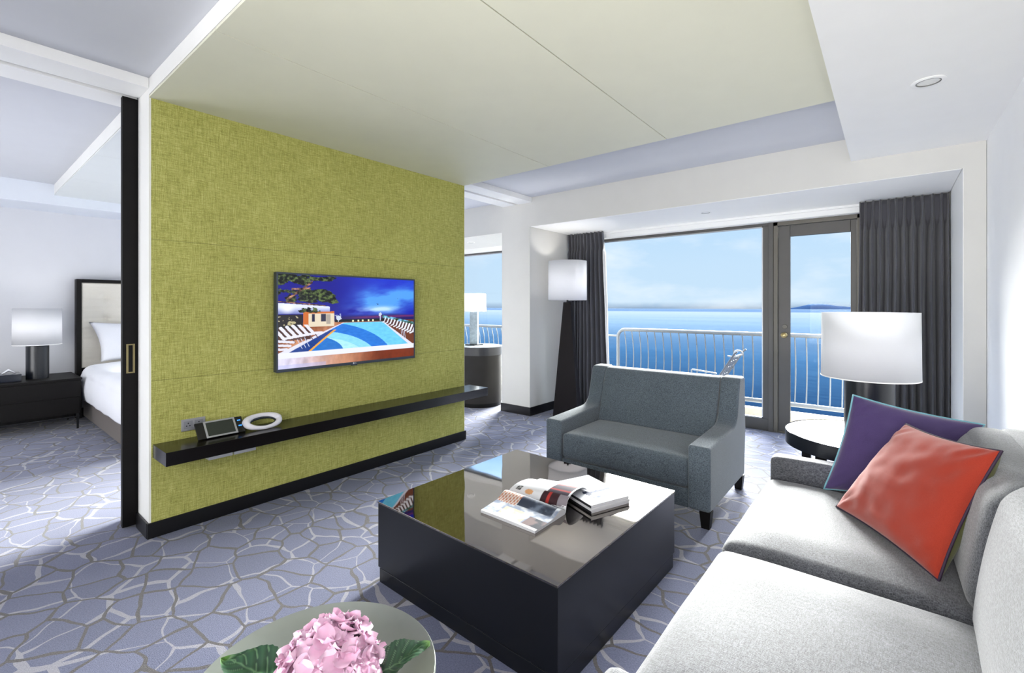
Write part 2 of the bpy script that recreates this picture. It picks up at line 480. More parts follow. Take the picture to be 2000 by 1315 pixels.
def color_grid(name, pts_fn, nu, nv, col_fn, mat, parent, smooth=True, dim=1.0):
    """a sheet with a colour at every grid point. pts_fn(u,v)->xyz, col_fn(u,v)->sRGB 0..255; v runs down"""
    me = bpy.data.meshes.new(name)
    off = -root_of(parent).location if parent is not None else Vector((0, 0, 0))
    verts = [tuple(Vector(pts_fn(i / nu, j / nv)) + off) for j in range(nv + 1) for i in range(nu + 1)]
    faces = [(j * (nu + 1) + i, (j + 1) * (nu + 1) + i, (j + 1) * (nu + 1) + i + 1, j * (nu + 1) + i + 1) for j in range(nv) for i in range(nu)]
    me.from_pydata(verts, [], faces)
    ca = me.color_attributes.new('Col', 'FLOAT_COLOR', 'POINT')
    buf = []
    for j in range(nv + 1):
        for i in range(nu + 1):
            r, g, b = (q * dim for q in col_fn(i / nu, j / nv)); buf += [lin(max(0, min(255, r))), lin(max(0, min(255, g))), lin(max(0, min(255, b))), 1.0]
    ca.data.foreach_set('color', buf)
    me.materials.append(mat)
    if smooth:
        for p in me.polygons: p.use_smooth = True
    o = bpy.data.objects.new(name, me); COL.objects.link(o)
    if parent is not None: o.parent = parent
    return o

# ================================================================== ROOM SHELL
XG = -3.2; YW = 4.36; XR = 0.50; YB = -2.6; XL = -7.35; ZC = 2.57
struct('floor', boxbm(XL - 0.1, XR + 0.1, YB - 0.1, 5.5, -0.08, 0.0), M_carpet)
struct('ceiling', boxbm(XL - 0.1, XR + 0.1, YB - 0.1, YW, ZC, ZC + 0.1), M_ceil)
struct('wall_right', boxbm(XR, XR + 0.12, YB, YW + 1.15, 0, ZC), plain('right_wall_paint', (248, 248, 249), 0.8, var=0.008))
struct('wall_back', boxbm(XL, XR, YB - 0.12, YB, 0, ZC), M_wallp)
struct('wall_left', boxbm(XL - 0.12, XL, YB, 5.5, 0, ZC), plain('bedroom_wall_paint', (212, 213, 218), 0.8, var=0.01))

# window wall with the two deep openings
b = BM()
box(b, -3.71, -3.28, YW, 5.5, 0, 2.7)
struct('wall_pillar', b, M_wallp)
b = BM()
box(b, -3.28, 0.39, YW, 4.46, 2.23, 2.7); box(b, -3.28, 0.39, 4.46, 5.5, 2.23, 2.34)
struct('wall_window', b, M_wallp)
b = BM(); box(b, -3.27, 0.38, 4.365, 5.27, 2.2265, 2.2299); box(b, 0.3865, 0.3899, 4.365, 5.45, 0, 2.23); struct('trim_recess_lit_skin', b, M_recesslit)  # thin skin added in the recess, its whiter tone stands for bounced daylight
struct('wall_window_side', boxbm(0.39, 0.498, YW, 5.5, 0, 2.7), M_wallp)
b = BM(); box(b, XL, -3.71, YW, 5.5, 2.20, 2.7)
box(b, XL, -6.95, YW, 5.5, 0, 2.2)
struct('wall_bedroom', b, M_wallp)

# cream ceiling boards with open joints
b = BM()
for x0, x1 in ((-3.2, -2.2055), (-2.2, -1.2055), (-1.2, -0.226)):
    box(b, x0, x1, 0.725, 3.185, 2.46, 2.472)
struct('trim_ceiling_boards', b, M_cream)
b = BM(); box(b, -3.2, -0.226, 0.735, 3.175, 2.473, ZC - 0.001)
struct('trim_ceiling_backing', b, M_groove)
b = BM(); box(b, -3.2, -0.226, 0.725, 0.735, 2.478, ZC - 0.001)
struct('trim_ceiling_edge', b, M_white)
struct('trim_soffit', boxbm(-0.226, XR, YB, YW, 2.395, ZC - 0.001), M_white)
# bedroom boards
b = BM()
for x0, x1 in ((-6.78, -5.744), (-5.74, -4.704), (-4.70, -3.66)):
    box(b, x0, x1, 0.735, 3.185, 2.455, 2.467)
struct('trim_bedroom_boards', b, plain('bedroom_panel', (222, 226, 226), 0.6, var=0.01))
b = BM(); box(b, -6.78, -3.66, 0.745, 3.175, 2.468, ZC - 0.001); struct('trim_bedroom_backing', b, M_groove)
struct('trim_bedroom_edge', boxbm(-6.78, -3.66, 0.735, 0.745, 2.473, ZC - 0.001), M_white)
struct('trim_headboard_beam', boxbm(XL, -6.78, YB, YW, 2.355, ZC - 0.001), plain('bedroom_beam', (222, 227, 236), 0.8, var=0.01))
# head beams of the sliding doors, with a track slot
for nm, y0, y1, s in (('trim_door_header', YB, 0.724, 0.0), ('trim_window_header', 3.19, YW, 0.05)):
    b = BM(); box(b, -3.40 - s, -3.20 - s, y0, y1, 2.512, ZC - 0.001); box(b, -3.64 - s, -3.45 - s, y0, y1, 2.512, ZC - 0.001)
    struct(nm, b, M_white)

# the green partition: front leaf, rear leaf, pocket between
b = BM()
box(b, -3.425, -3.202, 0.725, 3.20, 0, 2.52); box(b, -3.62, -3.505, 0.725, 3.20, 0, 2.52)
struct('wall_partition', b, M_white)
b = BM(); box(b, -3.202, -3.196, 0.735, 3.192, 0.08, 2.4595)
struct('wall_green', b, M_green)
b = BM()
box(b, -3.2, -3.188, 0.715, 3.21, 0, 0.086); box(b, -3.425, -3.2, 0.713, 0.725, 0, 0.086); box(b, -3.62, -3.2, 3.2, 3.212, 0, 0.086)
struct('baseboard_partition', b, M_skirt, bevel=0.002)
b = BM()
box(b, -3.722, -3.268, YW - 0.012, YW, 0, 0.1); box(b, -3.28, -3.268, YW, 5.35, 0, 0.1); box(b, -3.722, -3.71, YW, 5.35, 0, 0.1)
struct('baseboard_pillar', b, M_skirt, bevel=0.002)
b = BM(); box(b, XL, XL + 0.012, YB, YW, 0, 0.1); struct('baseboard_left', b, M_skirt)
b = BM(); box(b, 0.39, XR - 0.012, YW - 0.012, YW, 0, 0.1); box(b, XR - 0.012, XR, YB, YW, 0, 0.1); struct('baseboard_right', b, M_skirt)

# sliding door leaf with flush pull
b = boxbm(-3.48, -3.44, 0.655, 1.55, 0.01, 2.515)
d2 = struct('door_2', b, M_espresso2, bevel=0.002)
b = BM()
box(b, -3.4395, -3.436, 0.672, 0.712, 0.905, 0.912); box(b, -3.4395, -3.436, 0.672, 0.712, 1.068, 1.075)
box(b, -3.4395, -3.436, 0.672, 0.682, 0.912, 1.068); box(b, -3.4395, -3.436, 0.702, 0.712, 0.912, 1.068)
o = mk('flush_pull', b, plain('aged_brass', (150, 138, 100), 0.4, metal=0.9)); o.parent = d2; o.matrix_parent_inverse = d2.matrix_world.inverted(); o['label'] = 'brass flush pull'

# ------------------------------------------------------------------ windows
YF = 5.40
def window(name, xs, z0, z1, ztop, m=M_frame):
    x0, x1 = xs
    b = BM()
    w = 0.055
    box(b, x0, x1, YF, YF + 0.07, 0.0, z0); box(b, x0, x1, YF, YF + 0.07, z1, ztop)
    box(b, x0, x0 + w, YF, YF + 0.07, z0, z1); box(b, x1 - w, x1, YF, YF + 0.07, z0, z1)
    fr = struct(name, b, m, bevel=0.003)
    b = BM()
    box(b, x0 + w, x1 - w, YF + 0.012, YF + 0.03, z0, z0 + 0.012); box(b, x0 + w, x1 - w, YF + 0.012, YF + 0.03, z1 - 0.012, z1)
    box(b, x1 - w - 0.012, x1 - w, YF + 0.012, YF + 0.03, z0, z1)
    g = mk('glazing_bead', b, M_silver); g.parent = fr
    b = BM(); box(b, x0 + w, x1 - w, YF + 0.03, YF + 0.036, z0, z1)
    g = mk('pane', b, M_glass); g.parent = fr
    return fr
window('window_1', (-3.28, -0.968), 0.12, 2.125, 2.155)
window('window_2', (-6.95, -3.71), 0.085, 2.115, 2.14)
# mullion post and door frame
b = BM()
box(b, -0.968, -0.925, YF - 0.02, YF + 0.08, 0, 2.16)
struct('window_3', b, M_frame, bevel=0.003)
b = BM()
box(b, -0.925, -0.885, YF - 0.01, YF + 0.07, 0, 2.155); box(b, -0.235, -0.19, YF - 0.01, YF + 0.07, 0, 2.155)
box(b, -0.925, -0.19, YF - 0.01, YF + 0.07, 2.115, 2.155); box(b, -0.925, -0.19, YF, YF + 0.07, -0.0, 0.02)
dr = struct('door_1', b, M_frame2, bevel=0.003)
b = BM()
box(b, -0.883, -0.778, YF + 0.005, YF + 0.05, 0.02, 2.112); box(b, -0.283, -0.237, YF + 0.005, YF + 0.05, 0.02, 2.112)
box(b, -0.778, -0.283, YF + 0.005, YF + 0.05, 2.0, 2.112); box(b, -0.778, -0.283, YF + 0.005, YF + 0.05, 0.02, 0.10)
dl = mk('door_leaf', b, M_frame, bevel=0.003); dl.parent = dr
b = BM(); box(b, -0.778, -0.283, YF + 0.024, YF + 0.03, 0.10, 2.0)
g = mk('pane', b, M_glass); g.parent = dl
b = BM()
lathe(b, [(0.0, 0.0), (0.026, 0.0), (0.026, 0.006), (0.011, 0.012), (0.011, 0.03), (0.022, 0.036), (0.029, 0.048), (0.026, 0.062), (0.012, 0.070), (0, 0.071)], n=24)
bmesh.ops.rotate(b, verts=b.verts, cent=(0, 0, 0), matrix=Matrix.Rotation(PI / 2, 3, 'X'))
bmesh.ops.translate(b, verts=b.verts, vec=(-0.825, YF + 0.005, 1.0))
g = mk('door_knob', b, M_brass, smooth=True); g.parent = dl; g['label'] = 'brass door knob'
b = BM()
lathe(b, [(0.0, 0.0), (0.024, 0.0), (0.022, 0.006), (0, 0.006)], n=20)
bmesh.ops.rotate(b, verts=b.verts, cent=(0, 0, 0), matrix=Matrix.Rotation(PI / 2, 3, 'X'))
bmesh.ops.translate(b, verts=b.verts, vec=(-0.825, YF + 0.005, 1.085))
g = mk('deadlock', b, M_frame2, smooth=True); g.parent = dl
# pelmet above the glass
b = BM(); box(b, -3.28, 0.39, 5.30, 5.5, 2.155, 2.23); box(b, -3.28, 0.39, 5.27, 5.30, 2.205, 2.23)
struct('trim_pelmet', b, M_white, bevel=0.004)
b = BM(); box(b, -0.19, 0.39, YF, 5.5, 0, 2.155); struct('wall_window_end', b, M_wallp)
b = BM(); box(b, -6.95, -3.71, 5.30, 5.5, 2.14, 2.2); struct('trim_bedroom_pelmet', b, M_white)

# ================================================================== OUTSIDE
b = BM(); box(b, -9.0, 2.5, 5.5, 6.14, -0.14, -0.04); box(b, -9.0, 2.5, 6.14, 6.26, -0.14, 0.066)
struct('terrace_floor', b, M_terrace)
b = BM()
NX = 30
vv = [[b.verts.new((-9000 + 18000 * i / NX, 30 + (6150 - 30) * (j / 12) ** 2, -40)) for i in range(NX + 1)] for j in range(13)]
for j in range(12):
    for i in range(NX): b.faces.new((vv[j][i], vv[j][i + 1], vv[j + 1][i + 1], vv[j + 1][i]))
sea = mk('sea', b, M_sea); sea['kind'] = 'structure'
# island at 5.6 km (azimuth of the door pane)
def island():
    t = NT('island_slopes')
    sep = t.new('ShaderNodeSeparateXYZ'); t.link(t.co(), sep.inputs[0])
    n = t.noise(t.co(), 0.03, 4)
    h = t.math('ADD', sep.outputs[2], t.math('MULTIPLY', t.math('SUBTRACT', n, 0.5), 24))
    col = t.ramp(t.math('DIVIDE', h, 100.0), [(0.0, rgb(26, 42, 66)), (0.40, rgb(34, 50, 76)), (0.50, rgb(52, 70, 94)), (0.70, rgb(92, 98, 106))])
    t.set(Base_Color=col, Roughness=0.95); t.b.inputs['Specular IOR Level'].default_value = 0.0
    b = BM(); N, M = 60, 14; g = []
    for j in range(M + 1):
        row = []
        for i in range(N + 1):
            u = i / N; v = j / M
            e = (math.sin(PI * u) ** 0.8) * math.sin(PI * v)
            hh = 66 * e * (0.55 + 0.55 * math.exp(-((u - 0.36) / 0.2) ** 2)) + 7 * noise.noise(Vector((u * 9, v * 4, 1))) * e
            row.append(b.verts.new((-400 + 800 * u, -250 + 500 * v, hh * 0.95)))
        g.append(row)
    for j in range(M):
        for i in range(N): b.faces.new((g[j][i], g[j][i + 1], g[j + 1][i + 1], g[j + 1][i]))
    o = mk('island', b, t.m, smooth=True, auto=0, local=True)
    return o
isl = island()
_w = 5300.0; _u = (1614 - 1000) / 905 * _w
isl.location = (-math.sin(YAW) * _w + math.cos(YAW) * _u, math.cos(YAW) * _w + math.sin(YAW) * _u, -40)
isl.rotation_euler = (0, 0, YAW * 0.2); isl['kind'] = 'structure'
# ------------------------------------------------------------------ balcony railings
def railing(label, x0, x1, bend_left, y=6.2, ztop=0.955, group=None, ext=None):
    r = thing('balcony_railing', label, 'railing', ((x0 + x1) / 2, y, 0.066))
    b = BM(); pts = []
    if bend_left:
        pts += [(x0, y, 0.066), (x0, y, 0.45), (x0, y, ztop - 0.11)]
        for k in range(1, 7):
            a = PI / 2 * k / 6
            pts.append((x0 + 0.11 * (1 - math.cos(a)), y, ztop - 0.11 + 0.11 * math.sin(a)))
    else: pts.append((x0, y, ztop))
    pts.append((x1, y, ztop))
    tube(b, pts, 0.024, 12); mk('top_rail', b, M_rail, r, smooth=True)
    b = BM(); tube(b, [(x0, y, 0.155), (x1, y, 0.155)], 0.026, 12); mk('bottom_rail', b, M_rail, r, smooth=True)
    n = int((x1 - x0 - 0.05) / 0.1115); first = None
    for i in range(n):
        x = x0 + (0.095 if bend_left else 0.06) + 0.1115 * i
        if first is None:
            b = BM(); P = []
            for k in range(11):
                t = k / 10; P.append((x, y + 0.075 * math.sin(PI * t) ** 0.8, ztop + (0.165 - ztop) * t))
            tube(b, P, 0.0075, 8); first = mk('baluster', b, M_rail, r, smooth=True); fx = x
        else:
            c = first.copy(); COL.objects.link(c); c.parent = r; c.location = (x - fx, 0, 0)
    return r
railing('white tubular balcony railing with bowed bars behind the grey loveseat and glass door', -3.06, 1.4, True)
railing('white balcony railing seen behind the drum table in the far left window', -7.6, -3.66, False, ztop=0.93)
b = BM(); tube(b, [(-3.6, 6.22, 0.86), (-3.06, 6.2, 0.86)], 0.014, 8); 
o = solo('railing_link', b, M_rail, 'short white tube linking the bent railing post to the next balcony', 'tube', smooth=True)
# mounting posts for the link and both rails
b = BM(); box(b, -3.63, -3.55, 6.16, 6.24, 0.066, 0.93)
o = solo('railing_post', b, M_rail, 'white post between the two balcony railings, behind the pillar', 'post', bevel=0.004)

# ------------------------------------------------------------------ garden chair on the balcony
def balcony_chair():
    c = thing('balcony_chair', 'perforated grey metal reclining chair on the balcony behind the grey loveseat', 'chair', (-1.62, 5.88, -0.04))
    mt = plain('grey_perforated_metal', (108, 112, 122), 0.5, metal=0.4)
    # back: perforated sheet, seen almost edge on, leaning to the right
    def bp(u, v):      # u across (depth y), v up the back
        return Vector((-1.60 + 0.20 * v, 5.74 + 0.42 * u, 0.38 + 0.33 * v))
    b = BM(); nu, nv = 36, 36; V = [[b.verts.new(bp(i / nu, j / nv)) for i in range(nu + 1)] for j in range(nv + 1)]
    for j in range(nv):
        for i in range(nu):
            u = (i + .5) / nu * 4; v = (j + .5) / nv * 4
            uu = (u + (0.5 if int(v) % 2 else 0)) % 1 - .5; vq = v % 1 - .5
            if uu * uu * 1.5 + vq * vq < 0.105: continue
            b.faces.new((V[j][i], V[j][i + 1], V[j + 1][i + 1], V[j + 1][i]))
    mk('backrest', b, mt, c, solid=0.006)
    for u in (0, 1):
        b = BM(); tube(b, [bp(u, -0.05), bp(u, 0.5), bp(u, 1.1), bp(u, 1.15) + Vector((0.02, 0, 0.01))], 0.011, 8); mk('back_rail', b, mt, c, smooth=True)
    b = BM(); ring = []
    for k in range(17):
        a = -0.6 + 2 * PI * 0.86 * k / 16
        ring.append((-1.352 + 0.045 * math.cos(a), 5.80, 0.745 + 0.035 * math.sin(a)))
    tube(b, [(-1.46, 5.76, 0.712), (-1.42, 5.77, 0.709), (-1.38, 5.79, 0.709)] + ring[1:], 0.009, 8)
    mk('head_loop', b, M_silver, c, smooth=True)
    b = BM(); box(b, -2.05, -1.58, 5.74, 6.08, 0.36, 0.372); mk('seat', b, mt, c)
    b = BM(); tube(b, [(-1.87, 5.76, 0.36), (-1.87, 5.76, 0.515), (-1.86, 5.76, 0.524), (-1.58, 5.76, 0.50)], 0.009, 8); mk('armrest', b, M_silver, c, smooth=True)
    for x, y in ((-2.02, 5.76), (-2.02, 6.06), (-1.6, 5.76), (-1.6, 6.06)):
        b = BM(); tube(b, [(x, y, -0.04), (x, y, 0.36)], 0.011, 8); mk('leg', b, mt, c, smooth=True)
balcony_chair()

# ================================================================== CURTAINS
def curtain(label, x0, x1, n, edge, seed, flare=0.0):
    rnd = random.Random(seed); nz, per = 44, 16; nx = n * per
    ph = [rnd.uniform(-0.25, 0.25) for _ in range(n + 1)]; am = [rnd.uniform(0.75, 1.2) for _ in range(n + 1)]
    b = BM(); rows = []
    wd = [rnd.uniform(0.7, 1.3) for _ in range(n)]; tot = sum(wd); acc = [0]
    for q in wd: acc.append(acc[-1] + q / tot)
    for j in range(nz + 1):
        t = (j / nz) ** 1.0; z = 2.222 - t * 2.207; row = []
        top = max(0.0, 1 - t * 9.0)         # the heading, pinched into pleats
        for i in range(nx + 1):
            k = min(n - 1, i // per); s = (i - k * per) / per
            x = x0 + (x1 - x0) * (acc[k] + (acc[k + 1] - acc[k]) * s)
            a = am[k] * 0.062
            w = math.cos(2 * PI * s)
            if w > 0: w = w ** 0.75
            y = -a * w * (1 - 0.45 * top)
            if top > 0:       # narrow pinch
                y = -a * (max(0, math.cos(2 * PI * s)) ** (0.8 + 5 * top)) * 1.0 + a * 0.35 * (1 - top)
            y += 0.012 * noise.noise(Vector((x * 9, z * 1.3, seed)))
            x += 0.010 * noise.noise(Vector((x * 12, z * 1.1, seed + 4))) * (1 - top)
            if flare:
                e = (i / nx) if flare > 0 else (1 - i / nx)
                x += flare * (e ** 3) * t
            row.append(b.verts.new((x, 5.195 + y, z)))
        rows.append(row)
    for j in range(nz):
        for i in range(nx): b.faces.new((rows[j][i], rows[j][i + 1], rows[j + 1][i + 1], rows[j + 1][i]))
    return solo('curtain', b, M_curtain, label, 'curtain', 'charcoal floor length curtains', smooth=True, solid=0.003, auto=0)
curtain('charcoal pleated curtain hanging behind the floor lamp, left of the window', -3.25, -2.75, 10, 1, 3, 0.09)
curtain('charcoal pleated curtain hanging right of the glass door, behind the table lamp', -0.205, 0.375, 11, -1, 8, -0.03)

# ================================================================== TV
tv = thing('television', 'flat television showing a lit swimming pool at dusk, on the green wall', 'television', (-3.16, 1.957, 0.855))
b = boxbm(-3.17, -3.128, 1.384, 2.530, 0.856, 1.522)
mk('case', b, plain('tv_case', (58, 66, 78), 0.35, metal=0.3), tv, bevel=0.004)
b = BM(); box(b, -3.1955, -3.17, 1.75, 2.15, 1.0, 1.35); mk('wall_bracket', b, M_blackmet, tv)
def bez():
    b = BM(); y0, y1, z0, z1 = 1.384, 2.530, 0.856, 1.522; X0, X1 = -3.128, -3.124; w = 0.011
    box(b, X0, X1, y0, y1, z1 - w, z1); box(b, X0, X1, y0, y1, z0, z0 + 0.02); box(b, X0, X1, y0, y0 + w, z0 + .02, z1 - w); box(b, X0, X1, y1 - w, y1, z0 + .02, z1 - w)
    box(b, X0 - 0.01, X1, 1.935, 1.982, z0 - 0.007, z0)
    return b
mk('bezel', bez(), plain('tv_bezel', (74, 82, 94), 0.3, metal=0.4), tv)
def sstep(a, b, x):
    t = max(0, min(1, (x - a) / (b - a))); return t * t * (3 - 2 * t)
def mixc(a, b, t): return tuple(x + (y - x) * t for x, y in zip(a, b))
def fb(x, y, s=0, o=4):
    return noise.fractal(Vector((x * 0.83 + y * 0.31 + 0.37, y * 0.87 - x * 0.27 + 0.21, s + 0.43)), 0.9, 2.17, o) 
def tv_pic(u, v):
    asp = 1.76
    hz = 0.515
    if v < hz:
        n = fb(u * 3.2 - v * 2.2, v * 7 + u * 2.0, 3)
        c = mixc((22, 22, 140), (30, 52, 205), sstep(0.25, 0.75, u) * (1 - v))
        br = math.exp(-((v - (0.40 - 0.30 * (u - 0.35))) / 0.19) ** 2) * sstep(0.34, 0.66, u) * (1 - 0.35 * sstep(0.85, 1.0, u))
        c = mixc(c, (84, 160, 245), min(1, max(0, br * (1.0 + 1.2 * n))))
        br2 = math.exp(-((v - (0.40 - 0.05 * (u - 0.35))) / 0.035) ** 2) * sstep(0.4, 0.55, u) * (1 - sstep(0.7, 0.95, u))
        c = mixc(c, (190, 225, 255), max(0, min(1, br2 * (0.9 + n))))
        low = sstep(0.42, 0.47, v + 0.02 * n)
        c = mixc(c, (40, 30, 95), low * 0.9)
        pk = math.exp(-((v - 0.475 + 0.02 * (u - 0.5)) / 0.012) ** 2) * sstep(0.4, 0.6, u)
        c = mixc(c, (150, 50, 110), pk * 0.7)
    else: c = (40, 30, 60)
    # deck and pool
    if v >= hz:
        c = (150, 84, 50)
        if u < 0.45: c = mixc((120, 60, 34), (232, 170, 130), sstep(0.05, 0.3, u + (v - .5) * .6) * (0.5 + 0.5 * fb(u * 14, v * 4, 5)))
        if u > 0.7: c = (112, 62, 44)
        # pool outline
        t = (v - 0.53) / (0.835 - 0.53)
        if 0 <= t <= 1.0:
            xl = 0.43 + (0.06 - 0.43) * t ** 0.95; xr = 0.72 + (0.95 - 0.72) * t
            if xl < u < xr:
                c = (120, 205, 245)
                # swirls
                q = math.hypot((u - 0.10) * 1.0, (v - 0.86) * 1.5)
                q2 = math.hypot((u - 0.2) * 1.0, (v - 1.05) * 1.15)
                if q2 < 0.62 and q2 > 0.50: c = (38, 120, 220)
                if q2 <= 0.50: c = (140, 218, 250)
                if q2 < 0.42 and u < 0.62: c = (175, 236, 252)
                if q < 0.32: c = (36, 116, 205)
                if math.hypot((u - 0.64) * 1.0, (v - 0.555) * 3.0) < 0.085: c = (60, 150, 225)
                if math.hypot((u - 0.64) * 1.0, (v - 0.55) * 3.0) < 0.055: c = (165, 225, 250)
                if u > 0.84 - 0.55 * (1 - t) and u < 0.93 and q2 > 0.62: c = (110, 205, 245)
                if u < xl + 0.13 * t and t > .25: c = (26, 62, 140)
                if abs(u - (xl + 0.13 * t)) < 0.009 and t > .25: c = (240, 170, 60)
                n = fb(u * 40, v * 60, 9, 2); c = tuple(x + 10 * n for x in c)
            elif xl - 0.05 * (t + .2) < u <= xl or xr <= u < xr + 0.03 * (t + .3): c = (226, 226, 244)
        yc = 0.862 + 0.0 * u
        if abs(v - yc) < 0.028: c = (234, 236, 250)
        if v > 0.89:
            n = fb(u * 30, v * 10, 2, 3)
            c = mixc((222, 218, 244), (196, 140, 110), sstep(0.0, 0.45, u)); c = mixc(c, (120, 50, 28), sstep(0.4, 0.75, u)); c = tuple(x * (1 + .12 * n) for x in c)
            if v > 0.96 and u < .3: c = mixc(c, (170, 180, 240), .4)
    # building
    if u < 0.34:
        if 0.305 + 0.12 * u < v < 0.42 + 0.02 * u and u < 0.325: c = mixc((226, 232, 255), (120, 130, 190), sstep(0.34, 0.43, v))
        d = math.hypot(u - 0.055, (v - 0.365) / 1.3)
        if d < 0.05: c = mixc((255, 255, 255), c, min(1, d / 0.05))
    if 0.15 < u < 0.355 and 0.405 - 0.02 * u < v < 0.565 + (0.19 - u) * 0.0:
        c = (206, 110, 48)
        if u > 0.185 and v > 0.42: c = (228, 214, 190)
        if (0.205 < u < 0.225 or 0.265 < u < 0.30) and 0.425 < v < 0.51: c = (40, 40, 70)
        if 0.30 < u < 0.33 and 0.43 < v < 0.54: c = (170, 160, 150)
    if u < 0.15 and 0.43 < v < 0.58:
        c = (36, 32, 38) if fb(u * 40, v * 30, 8, 2) < .25 else (190, 180, 140)
    # loungers
    def seg(x0, y0, x1, y1, w):
        dx, dy = x1 - x0, y1 - y0; t = max(0, min(1, ((u - x0) * dx + (v - y0) * dy) / (dx * dx + dy * dy)))
        return math.hypot(u - x0 - dx * t, (v - y0 - dy * t) * 0.7) < w
    if u < 0.30 and v > 0.54:
        if u < 0.2 and 0.57 < v < 0.70: c = mixc(c, (58, 40, 44), 0.75)
        for k in range(6):
            q = 0.036 * k; h = 0.58 - 0.010 * k
            if seg(-0.02 + q, h, 0.035 + q, h + 0.105, 0.0105) or seg(0.035 + q, h + 0.105, 0.095 + q, h + 0.085 + 0.004 * k, 0.0085): c = (232, 232, 246)
            elif seg(0.05 + q, h + 0.12, 0.065 + q, h + 0.16, 0.003): c = (90, 70, 80)
        for k in range(3):
            if seg(-0.03, 0.70 + 0.045 * k, 0.09 - 0.02 * k, 0.725 + 0.035 * k, 0.009): c = (226, 226, 242)
        for k in range(3):
            if seg(0.115 + 0.022 * k, 0.70 - 0.01 * k, 0.145 + 0.022 * k, 0.80 - 0.01 * k, 0.002): c = (200, 210, 235)
    if u > 0.72 and v > 0.44:
        yl = 0.487 + (u - 0.73) * 0.36
        if yl < v < yl + 0.05 + 0.28 * (u - 0.73): c = (84, 52, 50)
        elif yl - .035 < v <= yl: c = mixc((120, 190, 240), (50, 80, 56), 0.5 + fb(u * 40, v * 40, 3, 2))
        for k in range(11):
            q = 0.738 + 0.0255 * k; h = 0.485 + 0.0115 * k; w = 0.0045 + 0.0004 * k; m_ = 1 + 0.07 * k
            if seg(q + 0.012 * m_, h, q, h + 0.045 * m_, w) or seg(q, h + 0.045 * m_, q - 0.016 * m_, h + 0.055 * m_, w * .8): c = (238, 240, 252)
        for k in range(3):
            if seg(0.885 + 0.014 * k, 0.66, 0.895 + 0.014 * k, 0.76, 0.002): c = (206, 214, 238)
    # dark hedge on the horizon with small lamps
    if 0.36 < u < 0.74 and 0.492 < v < 0.522:
        c = (28, 34, 40)
        for q in (0.49, 0.53, 0.565, 0.61, 0.645):
            if abs(u - q) < 0.006 and v > .5: c = (255, 250, 200)
    for (px, py, r) in ((0.385, 0.47, 0.028), (0.705, 0.44, 0.016)):
        if math.hypot(u - px, (v - py) / 1.6) < r * (0.7 + .5 * fb(u * 60, v * 60, 1, 2)) or (abs(u - px) < 0.003 and py < v < 0.52): c = (205, 215, 235)
    # tree
    f = fb(u * 16, v * 12, 4, 5)
    tr = max(sstep(0.0, 0.05, 0.40 - u) * sstep(0, .04, 0.035 + 0.02 * f - v), 0)
    m = math.exp(-(((u - 0.2) / 0.20) ** 4 + ((v - 0.22 - 0.06 * u) / 0.085) ** 4))
    m2 = math.exp(-(((u - 0.07) / 0.14) ** 4 + ((v - 0.05) / 0.07) ** 4)); m3 = math.exp(-(((u - 0.17) / 0.09) ** 4 + ((v - 0.375 + 0.0 * u) / 0.04) ** 4))
    m4 = math.exp(-(((u - 0.27) / 0.09) ** 4 + ((v - 0.035) / 0.03) ** 4))
    if max(m, m2, m3, m4) + f * 0.55 > 0.62:
        g = fb(u * 60, v * 50, 6, 3); c = mixc((12, 16, 18), (98, 118, 64), max(0, min(1, 0.3 + 1.3 * g)))
    bl = abs(v - (0.26 - 1.25 * (u - 0.06))) < 0.013 and 0.05 < u < 0.21
    bl2 = abs(v - (0.155 - 0.12 * (u - 0.1))) < 0.009 and 0.08 < u < 0.2; bl3 = abs(v - (0.305 + 0.15 * (u - 0.1))) < 0.006 and 0.0 < u < 0.3
    if bl or bl2 or bl3: c = mixc((190, 140, 110), (60, 40, 36), 0.5 + fb(u * 50, v * 50, 2, 2))
    return c
color_grid('screen', lambda u, v: (-3.1265, 1.395 + u * 1.124, 1.511 - v * 0.635), 420, 236, tv_pic, attr_mat('tv_picture', 0.12, 0.56, 0.3), tv)
# maker's mark on the lower bezel
def text_mesh(name, body, size, mat, parent, loc, rot, ext=0.0003):
    cu = bpy.data.curves.new(name, 'FONT'); cu.body = body; cu.size = size; cu.extrude = ext; cu.align_x = 'CENTER'; cu.align_y = 'CENTER'
    tmp = bpy.data.objects.new(name + '_curve', cu); COL.objects.link(tmp)
    dg = bpy.context.evaluated_depsgraph_get(); dg.update()
    me = bpy.data.meshes.new_from_object(tmp.evaluated_get(dg)); bpy.data.objects.remove(tmp)
    me.materials.clear(); me.materials.append(mat)
    me.transform(Matrix.Translation(Vector(loc) - root_of(parent).location) @ Matrix(rot).to_4x4())
    o = bpy.data.objects.new(name, me); COL.objects.link(o); o.parent = parent; return o
RX = ((0, 0, 1), (1, 0, 0), (0, 1, 0))        # text facing +X, reading along +Y
M_mark = plain('pale_mark', (226, 228, 232), 0.4)
text_mesh('brand_mark', 'LG', 0.013, M_mark, tv, (-3.1236, 1.966, 0.8660), RX)
b = BM(); lathe(b, [(0, 0), (0.0065, 0), (0.0065, 0.0004), (0, 0.0004)], n=20)
bmesh.ops.rotate(b, verts=b.verts, cent=(0, 0, 0), matrix=Matrix.Rotation(PI / 2, 3, 'Y')); bmesh.ops.translate(b, verts=b.verts, vec=(-3.1238, 1.950, 0.8665))
mk('brand_roundel', b, M_mark, tv)

# ================================================================== FLOATING SHELF and what stands on it
b = boxbm(-3.196, -2.95, 0.74, 3.262, 0.449, 0.523)
shelf = solo('floating_shelf', b, M_espresso, 'long black floating shelf fixed to the green wall under the television', 'shelf', bevel=0.002)
